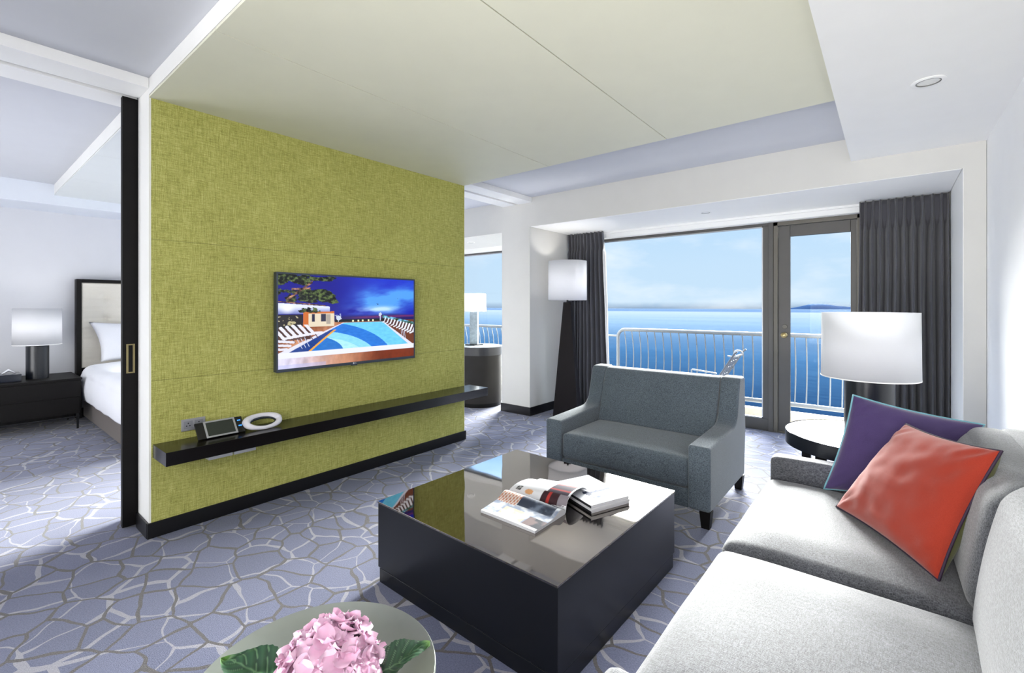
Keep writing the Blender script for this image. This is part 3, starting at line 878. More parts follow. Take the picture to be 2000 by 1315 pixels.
# socket plate
so = thing('wall_socket', 'brushed metal double socket plate on the green wall behind the control panel', 'socket', (-3.19, 0.935, 0.60))
b = boxbm(-3.196, -3.188, 0.874, 0.996, 0.565, 0.634); mk('plate', b, M_silver, so, bevel=0.002)
for yy in (0.908, 0.962):
    b = BM(); box(b, -3.188, -3.1868, yy - 0.022, yy + 0.022, 0.578, 0.622)
    mk('socket_insert', b, plain('insert_grey', (160, 162, 168), 0.4, metal=0.4), so)
    b = BM()
    for dy, dz in ((-0.008, -0.006), (0.008, -0.006), (0, 0.009)):
        box(b, -3.1868, -3.1862, yy + dy - 0.003, yy + dy + 0.003, 0.60 + dz - 0.003, 0.60 + dz + 0.003)
    mk('socket_holes', b, M_blackmet, so)
# bedside style touch control panel, leaning back
cp = thing('control_panel', 'black and silver touch screen room control panel on the floating shelf', 'control panel', (-3.10, 1.04, 0.523))
PA = Vector((-3.062, 0.922, 0.530)); PU = Vector((0, 1, 0)) * 0.252; PV = Vector((-0.072, 0, 0.082)); PN = PV.cross(PU).normalized()
if PN.x < 0: PN = -PN
def slab(bm, u0, u1, v0, v1, d0, d1):
    c = []
    for d in (d0, d1):
        for u, v in ((u0, v0), (u1, v0), (u1, v1), (u0, v1)): c.append(bm.verts.new(PA + PU * u + PV * v + PN * d))
    for f in ((3, 2, 1, 0), (4, 5, 6, 7), (0, 1, 5, 4), (1, 2, 6, 5), (2, 3, 7, 6), (3, 0, 4, 7)): bm.faces.new([c[i] for i in f])
b = BM(); slab(b, 0, 1, 0, 1, -0.012, 0); mk('body', b, plain('gloss_black', (14, 15, 16), 0.12), cp, bevel=0.003)
b = BM(); slab(b, .17, .83, .0, .09, 0, 0.003); slab(b, .17, .83, .91, 1, 0, 0.003); slab(b, .17, .21, .09, .91, 0, 0.003); slab(b, .79, .83, .09, .91, 0, 0.003)
mk('silver_surround', b, M_silver, cp)
b = BM(); slab(b, .21, .79, .09, .91, 0, 0.001); mk('touch_screen', b, plain('dim_screen', (46, 52, 46), 0.1), cp)
te = NT('blue_key_light'); te.set(Base_Color=(0.02, 0.1, 0.5, 1)); te.b.inputs['Emission Color'].default_value = rgb(60, 150, 255); te.b.inputs['Emission Strength'].default_value = 0.7
for v in (0.38, 0.72):
    b = BM(); slab(b, .88, .95, v, v + 0.07, 0, 0.001); mk('lit_key', b, te.m, cp)
b = BM(); box(b, -3.15, -3.075, 0.96, 1.13, 0.5231, 0.532); mk('foot', b, M_blackmet, cp)
# white oval ring device
dv = thing('ring_phone', 'white oval ring shaped cordless phone leaning on the floating shelf beside the control panel', 'phone', (-3.09, 1.28, 0.523))
b = BM(); pts = []
for k in range(48):
    a = 2 * PI * k / 48
    e = Vector((0, 0.098 * math.cos(a), 0.0)) + Vector((-0.045, 0, 0.030)) * math.sin(a)
    pts.append(Vector((-3.085, 1.283, 0.566)) + e)
tube(b, pts, [0.0155 + 0.004 * math.cos(2 * PI * k / 48 * 2) + (0.004 if 24 > k > 0 else 0) for k in range(48)], 14, closed=True)
zlo = min(v.co.z for v in b.verts)
bmesh.ops.translate(b, verts=b.verts, vec=(0, 0, 0.5235 - zlo))
mk('ring_body', b, M_whitegloss, dv, smooth=True, auto=0)
b = BM(); pts = [Vector((-3.085, 1.283, 0.566 + 0.5235 - zlo - 0.004)) + Vector((0, 0.079 * math.cos(a), 0)) + Vector((-0.031, 0, 0.020)) * math.sin(a) for a in [2 * PI * k / 40 for k in range(40)]]
tube(b, pts, 0.0075, 10, closed=True); mk('inner_band', b, plain('dark_band', (44, 50, 60), 0.2, metal=0.3), dv, smooth=True, auto=0)
# slim metal cable outlets under the shelf
for i, (y0, y1) in enumerate(((0.94, 1.062), (1.07, 1.19))):
    b = boxbm(-3.06, -2.956, y0, y1, 0.4305, 0.4489)
    solo('shelf_outlet', b, M_silver, ('slim silver outlet box under the floating shelf, nearer its open left end', 'slim silver outlet box under the floating shelf, further from its left end')[i], 'outlet', 'outlets under the shelf', bevel=0.002)

# ================================================================== COFFEE TABLE
ct = thing('coffee_table', 'low square black coffee table with smoked glass top in front of the sofa', 'table', (-1.346, 1.793, 0))
TR = math.radians(-1.0)
def rotbm(b, c=(-1.346, 1.793, 0), a=TR):
    bmesh.ops.rotate(b, verts=b.verts, cent=c, matrix=Matrix.Rotation(a, 3, 'Z')); return b
M_tbl = plain('black_lacquer', (8, 10, 15), 0.28, var=0.05, spec=0.5)
b = boxbm(-1.856, -0.836, 1.283, 2.303, 0.072, 0.372); mk('body', rotbm(b), M_tbl, ct, bevel=0.003)
b = boxbm(-1.851, -0.841, 1.288, 2.298, 0.0, 0.066); mk('plinth', rotbm(b), M_tbl, ct, bevel=0.002)
b = boxbm(-1.84, -0.852, 1.299, 2.287, 0.066, 0.072); mk('shadow_gap', rotbm(b), M_blackmet, ct)
b = boxbm(-1.858, -0.834, 1.281, 2.305, 0.372, 0.380); mk('glass_top', rotbm(b), M_top, ct, bevel=0.0015)

# magazines
M_page = plain('paper', (204, 204, 208), 0.5, var=0.01)
def stack():
    a, bb, c, d = Vector((-1.22, 2.129)), Vector((-0.937, 2.016)), Vector((-1.021, 1.808)), Vector((-1.305, 1.925))
    lb = ('white magazine at the bottom of the closed stack on the coffee table', 'white magazine in the middle of the closed stack on the coffee table', 'white magazine topmost of the closed stack, cover with blue grey print')
    z = 0.3803
    for i in range(3):
        th = 0.0105; off = Vector(((0, 0.0), (0.004, -0.003), (-0.003, 0.003))[i])
        root = thing('magazine', lb[i], 'magazine', ((a.x + c.x) / 2 + off.x, (a.y + c.y) / 2 + off.y, z), 'magazines stacked on the coffee table')
        b = BM(); q = [p + off for p in (a, bb, c, d)]
        lo = [b.verts.new((p.x, p.y, z)) for p in q]; hi = [b.verts.new((p.x, p.y, z + th)) for p in q]
        b.faces.new(lo); b.faces.new(hi[::-1])
        for k in range(4): b.faces.new((lo[k], lo[(k + 1) % 4], hi[(k + 1) % 4], hi[k]))
        mk('pages', b, M_page, root, bevel=0.001)
        # spine on the near left side (c-d)
        b = BM(); n = (c - d).normalized(); per = Vector((n.y, -n.x)) * 0.0012
        for z0, z1 in ((z, z + th),):
            p0, p1 = c + off, d + off
            vs = [b.verts.new((p.x, p.y, zz)) for zz in (z0, z1 + 0.0006) for p in (p0 + per, p1 + per, p1 - per, p0 - per)]
            for f in ((3, 2, 1, 0), (4, 5, 6, 7), (0, 1, 5, 4), (1, 2, 6, 5), (2, 3, 7, 6), (3, 0, 4, 7)): b.faces.new([vs[k] for k in f])
        mk('spine', b, (plain('black_spine', (30, 30, 34), 0.4), M_page, plain('black_spine', (30, 30, 34), 0.4))[i], root)
        if i == 2:
            def cov(u, v):
                u, v = 1 - v, u
                col = (226, 228, 234)
                n = fb(u * 20, v * 20, 1, 3)
                if 0.10 < u < 0.6 and 0.07 < v < 0.11 and fb(u * 90, v * 9, 3, 2) > -.02: col = (178, 182, 190)
                if abs(v - (0.62 - 0.0 * u)) < 0.028 + 0.02 * n and 0.30 < u < 0.93: col = (60, 72, 108)
                if math.hypot(u - 0.30, v - 0.62) < 0.075 + 0.04 * n: col = (44, 54, 84)
                if abs(v - 0.80) < 0.02 + .02 * n and 0.28 < u < 0.97: col = (84, 98, 134)
                if math.hypot(u - 0.27, v - 0.36) < 0.035: col = (110, 124, 150)
                r = math.hypot(u - 0.55, v - 0.30)
                if 0.12 < r < 0.15 and u > .55: col = (190, 214, 230)
                if r < 0.10: col = (246, 240, 222)
                if v > 0.9 and .15 < u < .8: col = (150, 158, 176)
                return col
            A3, B3, C3, D3 = [Vector((p.x, p.y, z + th + 0.0008)) for p in q]
            color_grid('cover', lambda u, v: (A3 * (1 - u) + B3 * u) * (1 - v) + (D3 * (1 - u) + C3 * u) * v, 80, 60, cov, attr_mat('magazine_cover', 0.6, 0, 0.15), root, dim=0.86)
        z += th + 0.0004
    return z
zs = stack()
def open_mag():
    root = thing('open_magazine', 'open magazine lying face up on the coffee table, one page curling onto the stack', 'magazine', (-1.28, 1.72, 0.3803))
    # page block left (towards the camera)
    A1 = Vector((-1.408, 1.509, 0)); A2 = Vector((-1.106, 1.505, 0)); A3 = Vector((-1.107, 1.730, 0)); A4 = Vector((-1.440, 1.742, 0))
    def low(u, v):      # v=0 spine, v=1 outer edge near camera
        p = (A4 * (1 - u) + A3 * u) * (1 - v) + (A1 * (1 - u) + A2 * u) * v
        z = 0.3915 + 0.020 * math.exp(-((v - 0.16) / 0.17) ** 2) + 0.002 * math.sin(u * 3)
        return Vector((p.x, p.y, z if v > 0.02 else z - 0.004))
    def c_low(u, v):
        n = fb(u * 6, v * 6, 3, 4); c = mixc((226, 230, 238), (150, 162, 186), max(0, min(1, 0.4 + n * 1.6)))
        if v < 0.45 and u < 0.36:
            c = (206, 128, 96) if ((u * 22 + v * 3) % 1) < 0.45 else (240, 232, 226)
        if 0.05 < v < 0.42 and 0.36 <= u < 0.95: c = mixc((60, 68, 86), (120, 132, 152), max(0, min(1, .5 + n * 2)))
        if v > 0.55 and 0.25 < u < 0.7: c = mixc((240, 240, 240), (222, 206, 180), max(0, min(1, .4 + 2 * n)))
        if v > 0.6 and u > 0.72: c = mixc((50, 54, 66), (130, 110, 110), max(0, min(1, .4 + 2 * n)))
        if v > .93: c = (236, 236, 238)
        return c
    pm = attr_mat('magazine_page', 0.55, 0, 0.2)
    color_grid('lower_page', low, 80, 50, c_low, pm, root, dim=0.86)
    b = BM(); nu, nv = 20, 20
    T = [[b.verts.new(low(i / nu, j / nv) - Vector((0, 0, 0.0008))) for i in range(nu + 1)] for j in range(nv + 1)]
    L = [[b.verts.new((v.co.x, v.co.y, 0.3806)) for v in r] for r in T]
    for j in range(nv):
        for i in range(nu):
            b.faces.new((T[j][i], T[j][i + 1], T[j + 1][i + 1], T[j + 1][i])); b.faces.new((L[j][i], L[j + 1][i], L[j + 1][i + 1], L[j][i + 1]))
    for i in range(nu):
        b.faces.new((T[0][i], L[0][i], L[0][i + 1], T[0][i + 1])); b.faces.new((T[nv][i], T[nv][i + 1], L[nv][i + 1], L[nv][i]))
        b.faces.new((T[i][0], T[i + 1][0], L[i + 1][0], L[i][0])); b.faces.new((T[i][nu], L[i][nu], L[i + 1][nu], T[i + 1][nu]))
    mk('page_block', b, M_page, root)
    # far page, rising from the spine and resting on the stack
    S0 = Vector((-1.445, 1.745, 0)); S1 = Vector((-1.107, 1.735, 0)); E0 = Vector((-1.425, 1.985, 0)); E1 = Vector((-1.115, 1.965, 0))
    def up(u, v):
        p = (S0 * (1 - u) + S1 * u) * (1 - v) + (E0 * (1 - u) + E1 * u) * v
        hump = 0.050 * math.sin(PI * min(1, v * 1.15)) ** 0.8
        z = 0.386 + hump * (0.55 + 0.45 * u) + 0.040 * u * v + 0.004 * (1 - u)
        back = -0.035 * math.sin(PI * min(1, v * 1.6)) * (0.4 + 0.6 * u) if v < 0.62 else 0
        return Vector((p.x, p.y + back, z))
    def c_up(u, v):
        n = fb(u * 8, v * 8, 7, 3); c = (240, 241, 246)
        if 0.30 < v < 0.62 and 0.60 < u < 0.97: c = (176, 70, 70) if (0.38 < v < 0.43 or v > .56) else (70, 60, 74)
        if v <= 0.30 and 0.55 < u < 0.84: c = (66, 40, 46) if not .66 < u < .71 else (190, 60, 56)
        if v <= 0.30 and 0.84 <= u: c = (150, 142, 150)
        if 0.6 < v < 0.95 and .55 < u < .95: c = mixc(c, (140, 90, 100), .5 if v < .7 else 0)
        if math.hypot((u - 0.33), (v - 0.16) * .9) < 0.07: c = (226, 170, 120)
        if 0.08 < u < 0.17 and 0.12 < v < 0.28: c = (60, 60, 64) if fb(u * 50, v * 50, 1, 2) > -.1 else (200, 200, 200)
        if .1 < u < .5 and .45 < v < .9 and (v * 16 % 1) < .35 and fb(u * 60, v * 16, 2, 2) > 0: c = (150, 152, 170)
        return c
    color_grid('upper_page', up, 80, 50, c_up, pm, root, dim=0.86)
    b = BM(); T = [[b.verts.new(up(i / nu, j / nv) - Vector((0, 0, 0.0016))) for i in range(nu + 1)] for j in range(nv + 1)]
    for j in range(nv):
        for i in range(nu): b.faces.new((T[j][i], T[j][i + 1], T[j + 1][i + 1], T[j + 1][i]))
    mk('turned_pages', b, M_page, root, smooth=True, auto=0, solid=0.0012)
open_mag()

# ================================================================== LOVESEAT
lv = thing('loveseat', 'blue grey upholstered wide armchair in front of the window', 'armchair', (-1.375, 3.2, 0))
Y0, Y1 = 2.79, 3.62
def arm_poly():
    p = [(Y0, 0.095), (Y0, 0.455), (Y0 + 0.008, 0.468), (Y0 + 0.02, 0.473), (3.27, 0.487), (3.33, 0.493), (3.37, 0.51), (3.405, 0.55)]
    p += [(3.47, 0.765), (3.482, 0.786), (3.50, 0.795), (3.60, 0.797), (3.62, 0.787), (3.63, 0.765), (3.645, 0.4), (3.61, 0.095)]
    return p
for nm, x0, x1 in (('arm', -1.955, -1.825), ('arm', -0.93, -0.80)):
    b = BM(); prism_x(b, arm_poly(), x0, x1)
    mk(nm, b, M_love, lv, bevel=0.018, seg=4)
b = BM(); soft_box(b, -1.825, -0.93, Y0 + 0.012, 3.36, 0.205, 0.385, 0.03, 20, (0, 0, 0.004, 0, 0, 0.014))
sc = mk('seat_cushion', b, M_love, lv, smooth=True, auto=0)
b = BM(); box(b, -1.825, -0.93, Y0 + 0.02, 3.6, 0.09, 0.204); mk('base', b, M_love, lv, bevel=0.006)
# seam along the front of the seat
b = BM()
# back: leaning upholstered panel
b = BM(); pr = [(3.31, 0.30), (3.455, 0.752), (3.475, 0.780), (3.505, 0.79), (3.585, 0.79), (3.61, 0.778), (3.62, 0.75), (3.63, 0.3), (3.60, 0.12), (3.36, 0.12)]
prism_x(b, pr, -1.8245, -0.9305)
mk('backrest', b, M_love, lv, bevel=0.012, seg=3)
for x, y in ((-1.925, 2.82), (-0.83, 2.82), (-1.925, 3.575), (-0.83, 3.575)):
    b = BM(); frustum(b, (x, y, 0), (0.045, 0.045), (x, y, 0.098), (0.062, 0.062)); mk('leg', b, M_espresso2, lv)

# ================================================================== SOFA
sf = thing('sofa', 'silver grey chenille sofa along the right wall', 'sofa', (0.0, 1.83, 0))
def arm(y0, y1, x1):
    b = BM(); soft_box(b, -0.475, x1, y0, y1, 0.06, 0.53, 0.028, 18, (0, 0, 0, 0, 0, 0.004)); return mk('arm', b, M_sofa, sf, smooth=True, auto=0)
arm(2.665, 2.775, 0.44); arm(0.80, 0.925, 0.44)
b = BM(); box(b, -0.455, 0.44, 0.92, 2.67, 0.06, 0.27); mk('base', b, M_sofa, sf, bevel=0.01)
for y0, y1, nm in ((1.803, 2.664, 'seat_cushion'), (0.928, 1.797, 'seat_cushion')):
    b = BM(); soft_box(b, -0.485, 0.27, y0, y1, 0.272, 0.428, 0.045, 26, (0.004, 0, 0.0, 0.0, 0, 0.028), 0.004)
    sc = mk(nm, b, M_sofa, sf, smooth=True, auto=0)
    b = BM(); z = 0.398; pts = [(-0.47, y0 + 0.006, z), (-0.3, y0 + 0.003, z + .002), (0.2, y0 + 0.003, z + .002), (0.2, y1 - 0.003, z + .002), (-0.3, y1 - 0.003, z + .002), (-0.47, y1 - 0.006, z)]
    tube(b, pts, 0.0045, 8, closed=True); g = mk('welt', b, M_sofa, sf, smooth=True); g.parent = sc
b = BM(); soft_box(b, 0.33, 0.47, 0.80, 2.775, 0.06, 0.80, 0.05, 20, (0, 0, 0, 0, 0, 0.01)); mk('back_frame', b, M_sofa, sf, smooth=True, auto=0)
def back_cushion(y0, y1, zt):
    b = BM(); soft_box(b, 0.165, 0.335, y0, y1, 0.41, zt, 0.07, 26, (0.022, 0.0, 0.006, 0.006, 0, 0.012), 0.006)
    for v in b.verts:
        t = (v.co.z - 0.41) / 0.45; v.co.x += 0.075 * max(0, t) ** 1.3
    mk('back_cushion', b, M_sofa, sf, smooth=True, auto=0)
back_cushion(1.80, 2.74, 0.80); back_cushion(0.90, 1.785, 0.85)
for x, y in ((-0.42, 0.86), (-0.42, 2.72), (0.4, 0.86), (0.4, 2.72)):
    b = BM(); frustum(b, (x, y, 0), 0.04, (x, y, 0.062), 0.055); mk('leg', b, M_espresso2, sf)

# ------------------------------------------------------------------ throw pillows
def pillow(name, label, corners, th, m1, m2, pip, seed, droop=0.10, group='scatter cushions on the sofa'):
    BL, BR, TRc, TL = [Vector(c) for c in corners]
    cen = (BL + BR + TRc + TL) / 4
    nrm = (BR - BL).cross(TL - BL).normalized()
    if nrm.dot(Vector((0, 0, 1.3)) - cen) < 0: nrm = -nrm
    root = thing(name, label, 'cushion', (cen.x, cen.y, min(BL.z, BR.z)), group)
    N = 34
    def base(u, v):
        uu = u * 2 - 1; vv = v * 2 - 1
        # edges drawn in between the corners
        du = droop * 0.5 * (1 - vv * vv) * uu * abs(uu) ** 1.5; dv = droop * 0.5 * (1 - uu * uu) * vv * abs(vv) ** 1.5
        u2 = u - du * 0.5; v2 = v - dv * 0.5
        return (BL * (1 - u2) + BR * u2) * (1 - v2) + (TL * (1 - u2) + TRc * u2) * v2
    def T(u, v, s):
        uu = u * 2 - 1; vv = v * 2 - 1
        p = max(0, (1 - uu ** 2) * (1 - vv ** 2)); t = th * (p ** 0.42) * (1 if s > 0 else 1.35)
        e = min(1 - abs(uu), 1 - abs(vv))
        wr = 0.004 * noise.noise(Vector((uu * 5 + seed, vv * 5, s))) * min(1, e * 4) + 0.008 * noise.noise(Vector((uu * 2.2 + seed, vv * 9 * 0.5, s + 4))) * min(1, p * 2)
        cor = (abs(uu) * abs(vv)) ** 3; wr += 0.006 * math.sin((uu - vv) * 22) * cor * (1 - cor) * 3 * min(1, e * 8)
        return base(u, v) + nrm * s * (t + wr * (1 if s > 0 else .5))
    for part, s, m in (('front', 1, m1), ('reverse', -1, m2)):
        b = BM(); G = [[b.verts.new(T((1 - math.cos(PI * i / N)) / 2 * 0.7 + i / N * 0.3, (1 - math.cos(PI * j / N)) / 2 * 0.7 + j / N * 0.3, s)) for i in range(N + 1)] for j in range(N + 1)]
        for j in range(N):
            for i in range(N): b.faces.new((G[j][i], G[j][i + 1], G[j + 1][i + 1], G[j + 1][i]))
        mk(part, b, m, root, smooth=True, auto=0, label=('%s back cloth' % ('olive' if m2 is M_olive else 'plum')) if s < 0 and m1 is not m2 else None)
    b = BM(); P = []
    for i in range(30): P.append(base(i / 30, 0))
    for i in range(30): P.append(base(1, i / 30))
    for i in range(30): P.append(base(1 - i / 30, 1))
    for i in range(30): P.append(base(0, 1 - i / 30))
    tube(b, P, 0.0042, 8, closed=True); mk('piping', b, pip, root, smooth=True, auto=0, label='contrast piping')
pillow('scatter_cushion', 'purple cushion with aqua piping in the corner of the sofa, behind the orange one',
       [(-0.232, 2.545, 0.462), (0.165, 2.615, 0.462), (0.302, 2.70, 0.81), (-0.127, 2.60, 0.895)], 0.066, M_purple, M_purple, M_aqua, 2, 0.12)
pillow('scatter_cushion', 'orange cushion with dark piping and olive back, leaning on the purple cushion',
       [(-0.172, 2.362, 0.458), (0.118, 1.935, 0.452), (0.262, 2.01, 0.862), (0.052, 2.40, 0.832)], 0.072, M_orange, M_olive, M_plum, 9, 0.14)

# ================================================================== ROUND SIDE TABLE + LAMP
st = thing('side_table', 'round side table with dark rim beyond the sofa arm, under the table lamp', 'table', (-0.12, 3.18, 0))
cx, cy, R = -0.12, 3.18, 0.36
b = BM(); lathe(b, [(0, 0.581), (R - 0.008, 0.581), (R - 0.008, 0.584), (R - 0.004, 0.584), (R, 0.588), (R, 0.515), (R - 0.012, 0.515), (R - 0.014, 0.57), (0, 0.57)], (cx, cy), 72)
mk('apron', b, plain('dark_rim_wood', (20, 23, 31), 0.3), st, smooth=True, auto=30)
b = BM(); lathe(b, [(0, 0.582), (R - 0.012, 0.582), (R - 0.012, 0.5865), (0, 0.5865)], (cx, cy), 72)
mk('tabletop', b, plain('sky_pale_gloss_top', (214, 212, 214), 0.08, var=0.01), st, smooth=True, auto=30)  # top made pale, the sky's reflection put into its colour
for a in (0.20, 0.70, 1.20, 1.70):
    x, y = cx + (R - 0.045) * math.cos(a * PI + 0.42), cy + (R - 0.045) * math.sin(a * PI + 0.42)
    b = BM(); frustum(b, (x, y, 0), 0.035, (x, y, 0.57), 0.05, 0.0); mk('leg', b, M_espresso2, st)
def drum_lamp(label, c, z0, rb, zb, rs, zs0, zs1, mb, group, power, finial=False):
    l = thing('table_lamp', label, 'lamp', (c[0], c[1], z0), group)
    b = BM(); lathe(b, [(0, z0), (rb, z0), (rb, zb), (rb - 0.004, zb + 0.002), (0, zb + 0.002)], c, 48); mk('base', b, mb, l, smooth=True, auto=30)
    b = BM(); lathe(b, [(rs, zs0), (rs * 0.985, zs1)], c, 64); sh = mk('shade', b, M_shade, l, smooth=True, auto=0, solid=0.002)
    b = BM()
    lathe(b, [(rs + 0.002, zs0), (rs + 0.002, zs0 + 0.006), (rs - 0.002, zs0 + 0.006), (rs - 0.002, zs0)], c, 64, close=True); g = mk('shade_trim', b, M_white, l, smooth=True); g.parent = sh
    b = BM(); tube(b, [(c[0], c[1], zb), (c[0], c[1], zs1 - 0.06)], 0.008, 8)
    for k in range(3):
        a = 2 * PI * k / 3 + .3; tube(b, [(c[0], c[1], zs1 - 0.07), (c[0] + (rs * 0.985 - .002) * math.cos(a), c[1] + (rs * .985 - .002) * math.sin(a), zs1 - 0.02)], 0.002, 6)
    mk('stem', b, M_blackmet, l, smooth=True)
    d = bpy.data.lights.new('bulb', 'POINT'); d.energy = power; d.color = (1.0, 0.97, 0.93); d.shadow_soft_size = 0.04
    o = bpy.data.objects.new('bulb', d); COL.objects.link(o); o.parent = l; o.location = (0, 0, (zs0 + zs1) / 2 - z0)
    return l
M_lampblack = plain('black_lamp_base', (20, 24, 32), 0.3, spec=0.5)
drum_lamp('table lamp with white drum shade and black cylinder base on the round side table', (-0.087, 3.205), 0.5868, 0.112, 0.895, 0.219, 0.905, 1.262, M_lampblack, 'drum table lamps', 0.7)

# ================================================================== FLOOR LAMP
fl = thing('floor_lamp', 'floor lamp with white drum shade on a dark tapering base beside the pillar', 'lamp', (-2.95, 4.66, 0))
cx, cy = -2.95, 4.66
b = BM(); frustum(b, (cx, cy, 0.0), (0.30, 0.24), (cx, cy, 1.34), (0.085, 0.07), 0.35); mk('base', b, plain('dark_walnut', (19, 15, 18), 0.5, var=0.1, vs=10, spec=0.15), fl, bevel=0.004)
b = BM(); tube(b, [(cx, cy, 1.34), (cx, cy, 1.74)], 0.012, 10)
for k in range(3):
    a = 2 * PI * k / 3; tube(b, [(cx, cy, 1.73), (cx + 0.221 * math.cos(a), cy + 0.221 * math.sin(a), 1.80)], 0.0025, 6)
mk('stem', b, M_blackmet, fl, smooth=True)
b = BM(); lathe(b, [(0.226, 1.362), (0.224, 1.822)], (cx, cy), 64); mk('shade', b, M_shade, fl, smooth=True, auto=0, solid=0.002)
b = BM(); lathe(b, [(0, 1.366), (0.222, 1.366), (0.222, 1.369), (0, 1.369)], (cx, cy), 64); mk('diffuser', b, M_shade, fl, smooth=True)
d = bpy.data.lights.new('bulb', 'POINT'); d.energy = 5; d.color = (1.0, 0.97, 0.93); d.shadow_soft_size = 0.05
o = bpy.data.objects.new('bulb', d); COL.objects.link(o); o.parent = fl; o.location = (0, 0, 1.60)

# ================================================================== BEDROOM WINDOW: drum table and lamp
dt = thing('drum_table', 'dark round drum table by the far left window, past the green wall', 'table', (-4.15, 4.35, 0))
cx, cy, R = -4.22, 4.50, 0.30
dt.location = (cx, cy, 0)
M_drum = plain('taupe_drum', (42, 40, 38), 0.6, var=0.08, spec=0.2)
b = BM(); lathe(b, [(0, 0.05), (R - 0.004, 0.05), (R - 0.004, 0.66), (0, 0.66)], (cx, cy), 64); mk('body', b, M_drum, dt, smooth=True, auto=30)
b = BM(); lathe(b, [(0, 0.0), (R - 0.01, 0.0), (R - 0.01, 0.05), (0, 0.05)], (cx, cy), 64); mk('plinth', b, M_espresso2, dt, smooth=True, auto=30)
b = BM(); lathe(b, [(0, 0.66), (R, 0.66), (R, 0.765), (0, 0.765)], (cx, cy), 64); mk('top_band', b, plain('drum_band', (42, 42, 46), 0.35), dt, smooth=True, auto=30)
b = BM(); lathe(b, [(0, 0.765), (R + 0.002, 0.765), (R + 0.002, 0.772), (0, 0.772)], (cx, cy), 64); mk('glass_top', b, plain('pale_glass_top', (196, 206, 210), 0.06), dt, smooth=True, auto=30)
sl = thing('table_lamp', 'small lamp with square white shade and grey stone column on the drum table', 'lamp', (cx - 0.02, cy, 0.772))
lx, ly = cx - 0.10, cy
M_stone = plain('grey_stone', (130, 142, 150), 0.4, var=0.2, vs=30)
b = BM(); box(b, lx - 0.085, lx + 0.085, ly - 0.085, ly + 0.085, 0.7722, 0.785); mk('foot', b, M_blackmet, sl)
b = BM(); frustum(b, (lx, ly, 0.785), 0.105, (lx, ly, 1.215), 0.10, 0.6); mk('column', b, M_stone, sl, bevel=0.003)
b = BM(); r = 0.6; hs = 0.29
def sq(z, s): return [b.verts.new((lx + (a * math.cos(r) - c * math.sin(r)) * s / 2, ly + (a * math.sin(r) + c * math.cos(r)) * s / 2, z)) for a, c in ((-1, -1), (1, -1), (1, 1), (-1, 1))]
A, B_ = sq(1.22, hs), sq(1.46, hs * 0.97)
for k in range(4): b.faces.new((A[k], A[(k + 1) % 4], B_[(k + 1) % 4], B_[k]))
mk('shade', b, M_shade, sl, solid=0.002)
b = BM(); tube(b, [(lx, ly, 1.215), (lx, ly, 1.40)], 0.006, 8); tube(b, [(lx - .13, ly - .03, 1.40), (lx + .13, ly + .03, 1.40)], 0.002, 6); mk('stem', b, M_blackmet, sl, smooth=True)
d = bpy.data.lights.new('bulb', 'POINT'); d.energy = 1.2; d.color = (1.0, 0.97, 0.93); d.shadow_soft_size = 0.03
o = bpy.data.objects.new('bulb', d); COL.objects.link(o); o.parent = sl; o.location = (lx - sl.location.x, 0, 1.33 - 0.772)

# ================================================================== BEDROOM
ns = thing('nightstand', 'long low black nightstand beside the bed', 'nightstand', (-6.97, 0.35, 0))
b = boxbm(-7.30, -6.655, -0.30, 0.925, 0.16, 0.515); mk('case', b, M_espresso2, ns, bevel=0.002)
b = boxbm(-7.32, -6.645, -0.31, 0.935, 0.515, 0.535); mk('top', b, M_espresso2, ns, bevel=0.002)
for z0, z1 in ((0.175, 0.335), (0.345, 0.505)):
    b = boxbm(-6.655, -6.645, -0.29, 0.915, z0, z1); dw = mk('drawer', b, M_espresso2, ns, bevel=0.001)
b = BM(); box(b, -6.665, -6.65, -0.29, 0.915, 0.125, 0.137); mk('lower_rail', b, M_blackmet, ns)
for x in (-6.66, -7.27):
    for y in (-0.27, 0.90):
        b = BM(); frustum(b, (x, y, 0), 0.016, (x, y, 0.16), 0.022); mk('leg', b, M_blackmet, ns)
drum_lamp('bedside lamp with white drum shade and black cylinder base on the nightstand', (-6.95, 0.628), 0.5352, 0.088, 0.88, 0.186, 0.888, 1.268, M_lampblack, 'drum table lamps', 1.5)
b = BM(); box(b, -7.05, -6.78, 0.10, 0.50, 0.5352, 0.61)
tray = solo('tissue_box', b, plain('smoked_box', (38, 42, 52), 0.12), 'low dark glossy box on the nightstand, left of the bedside lamp', 'box', bevel=0.003)
b = BM()
G = [[b.verts.new((-6.93 + 0.05 * (i / 8 - .5), 0.42 + 0.10 * (j / 8 - .5), 0.6105 + 0.045 * max(0, 1 - 2.0 * abs(j / 8 - .5)) * (0.7 + 0.3 * math.sin(i * 1.2)))) for i in range(9)] for j in range(9)]
for j in range(8):
    for i in range(8): b.faces.new((G[j][i], G[j][i + 1], G[j + 1][i + 1], G[j + 1][i]))
solo('tissue', b, M_linen, 'white paper tissue standing out of the dark box on the nightstand', 'tissue', smooth=True, auto=0, solid=0.002)

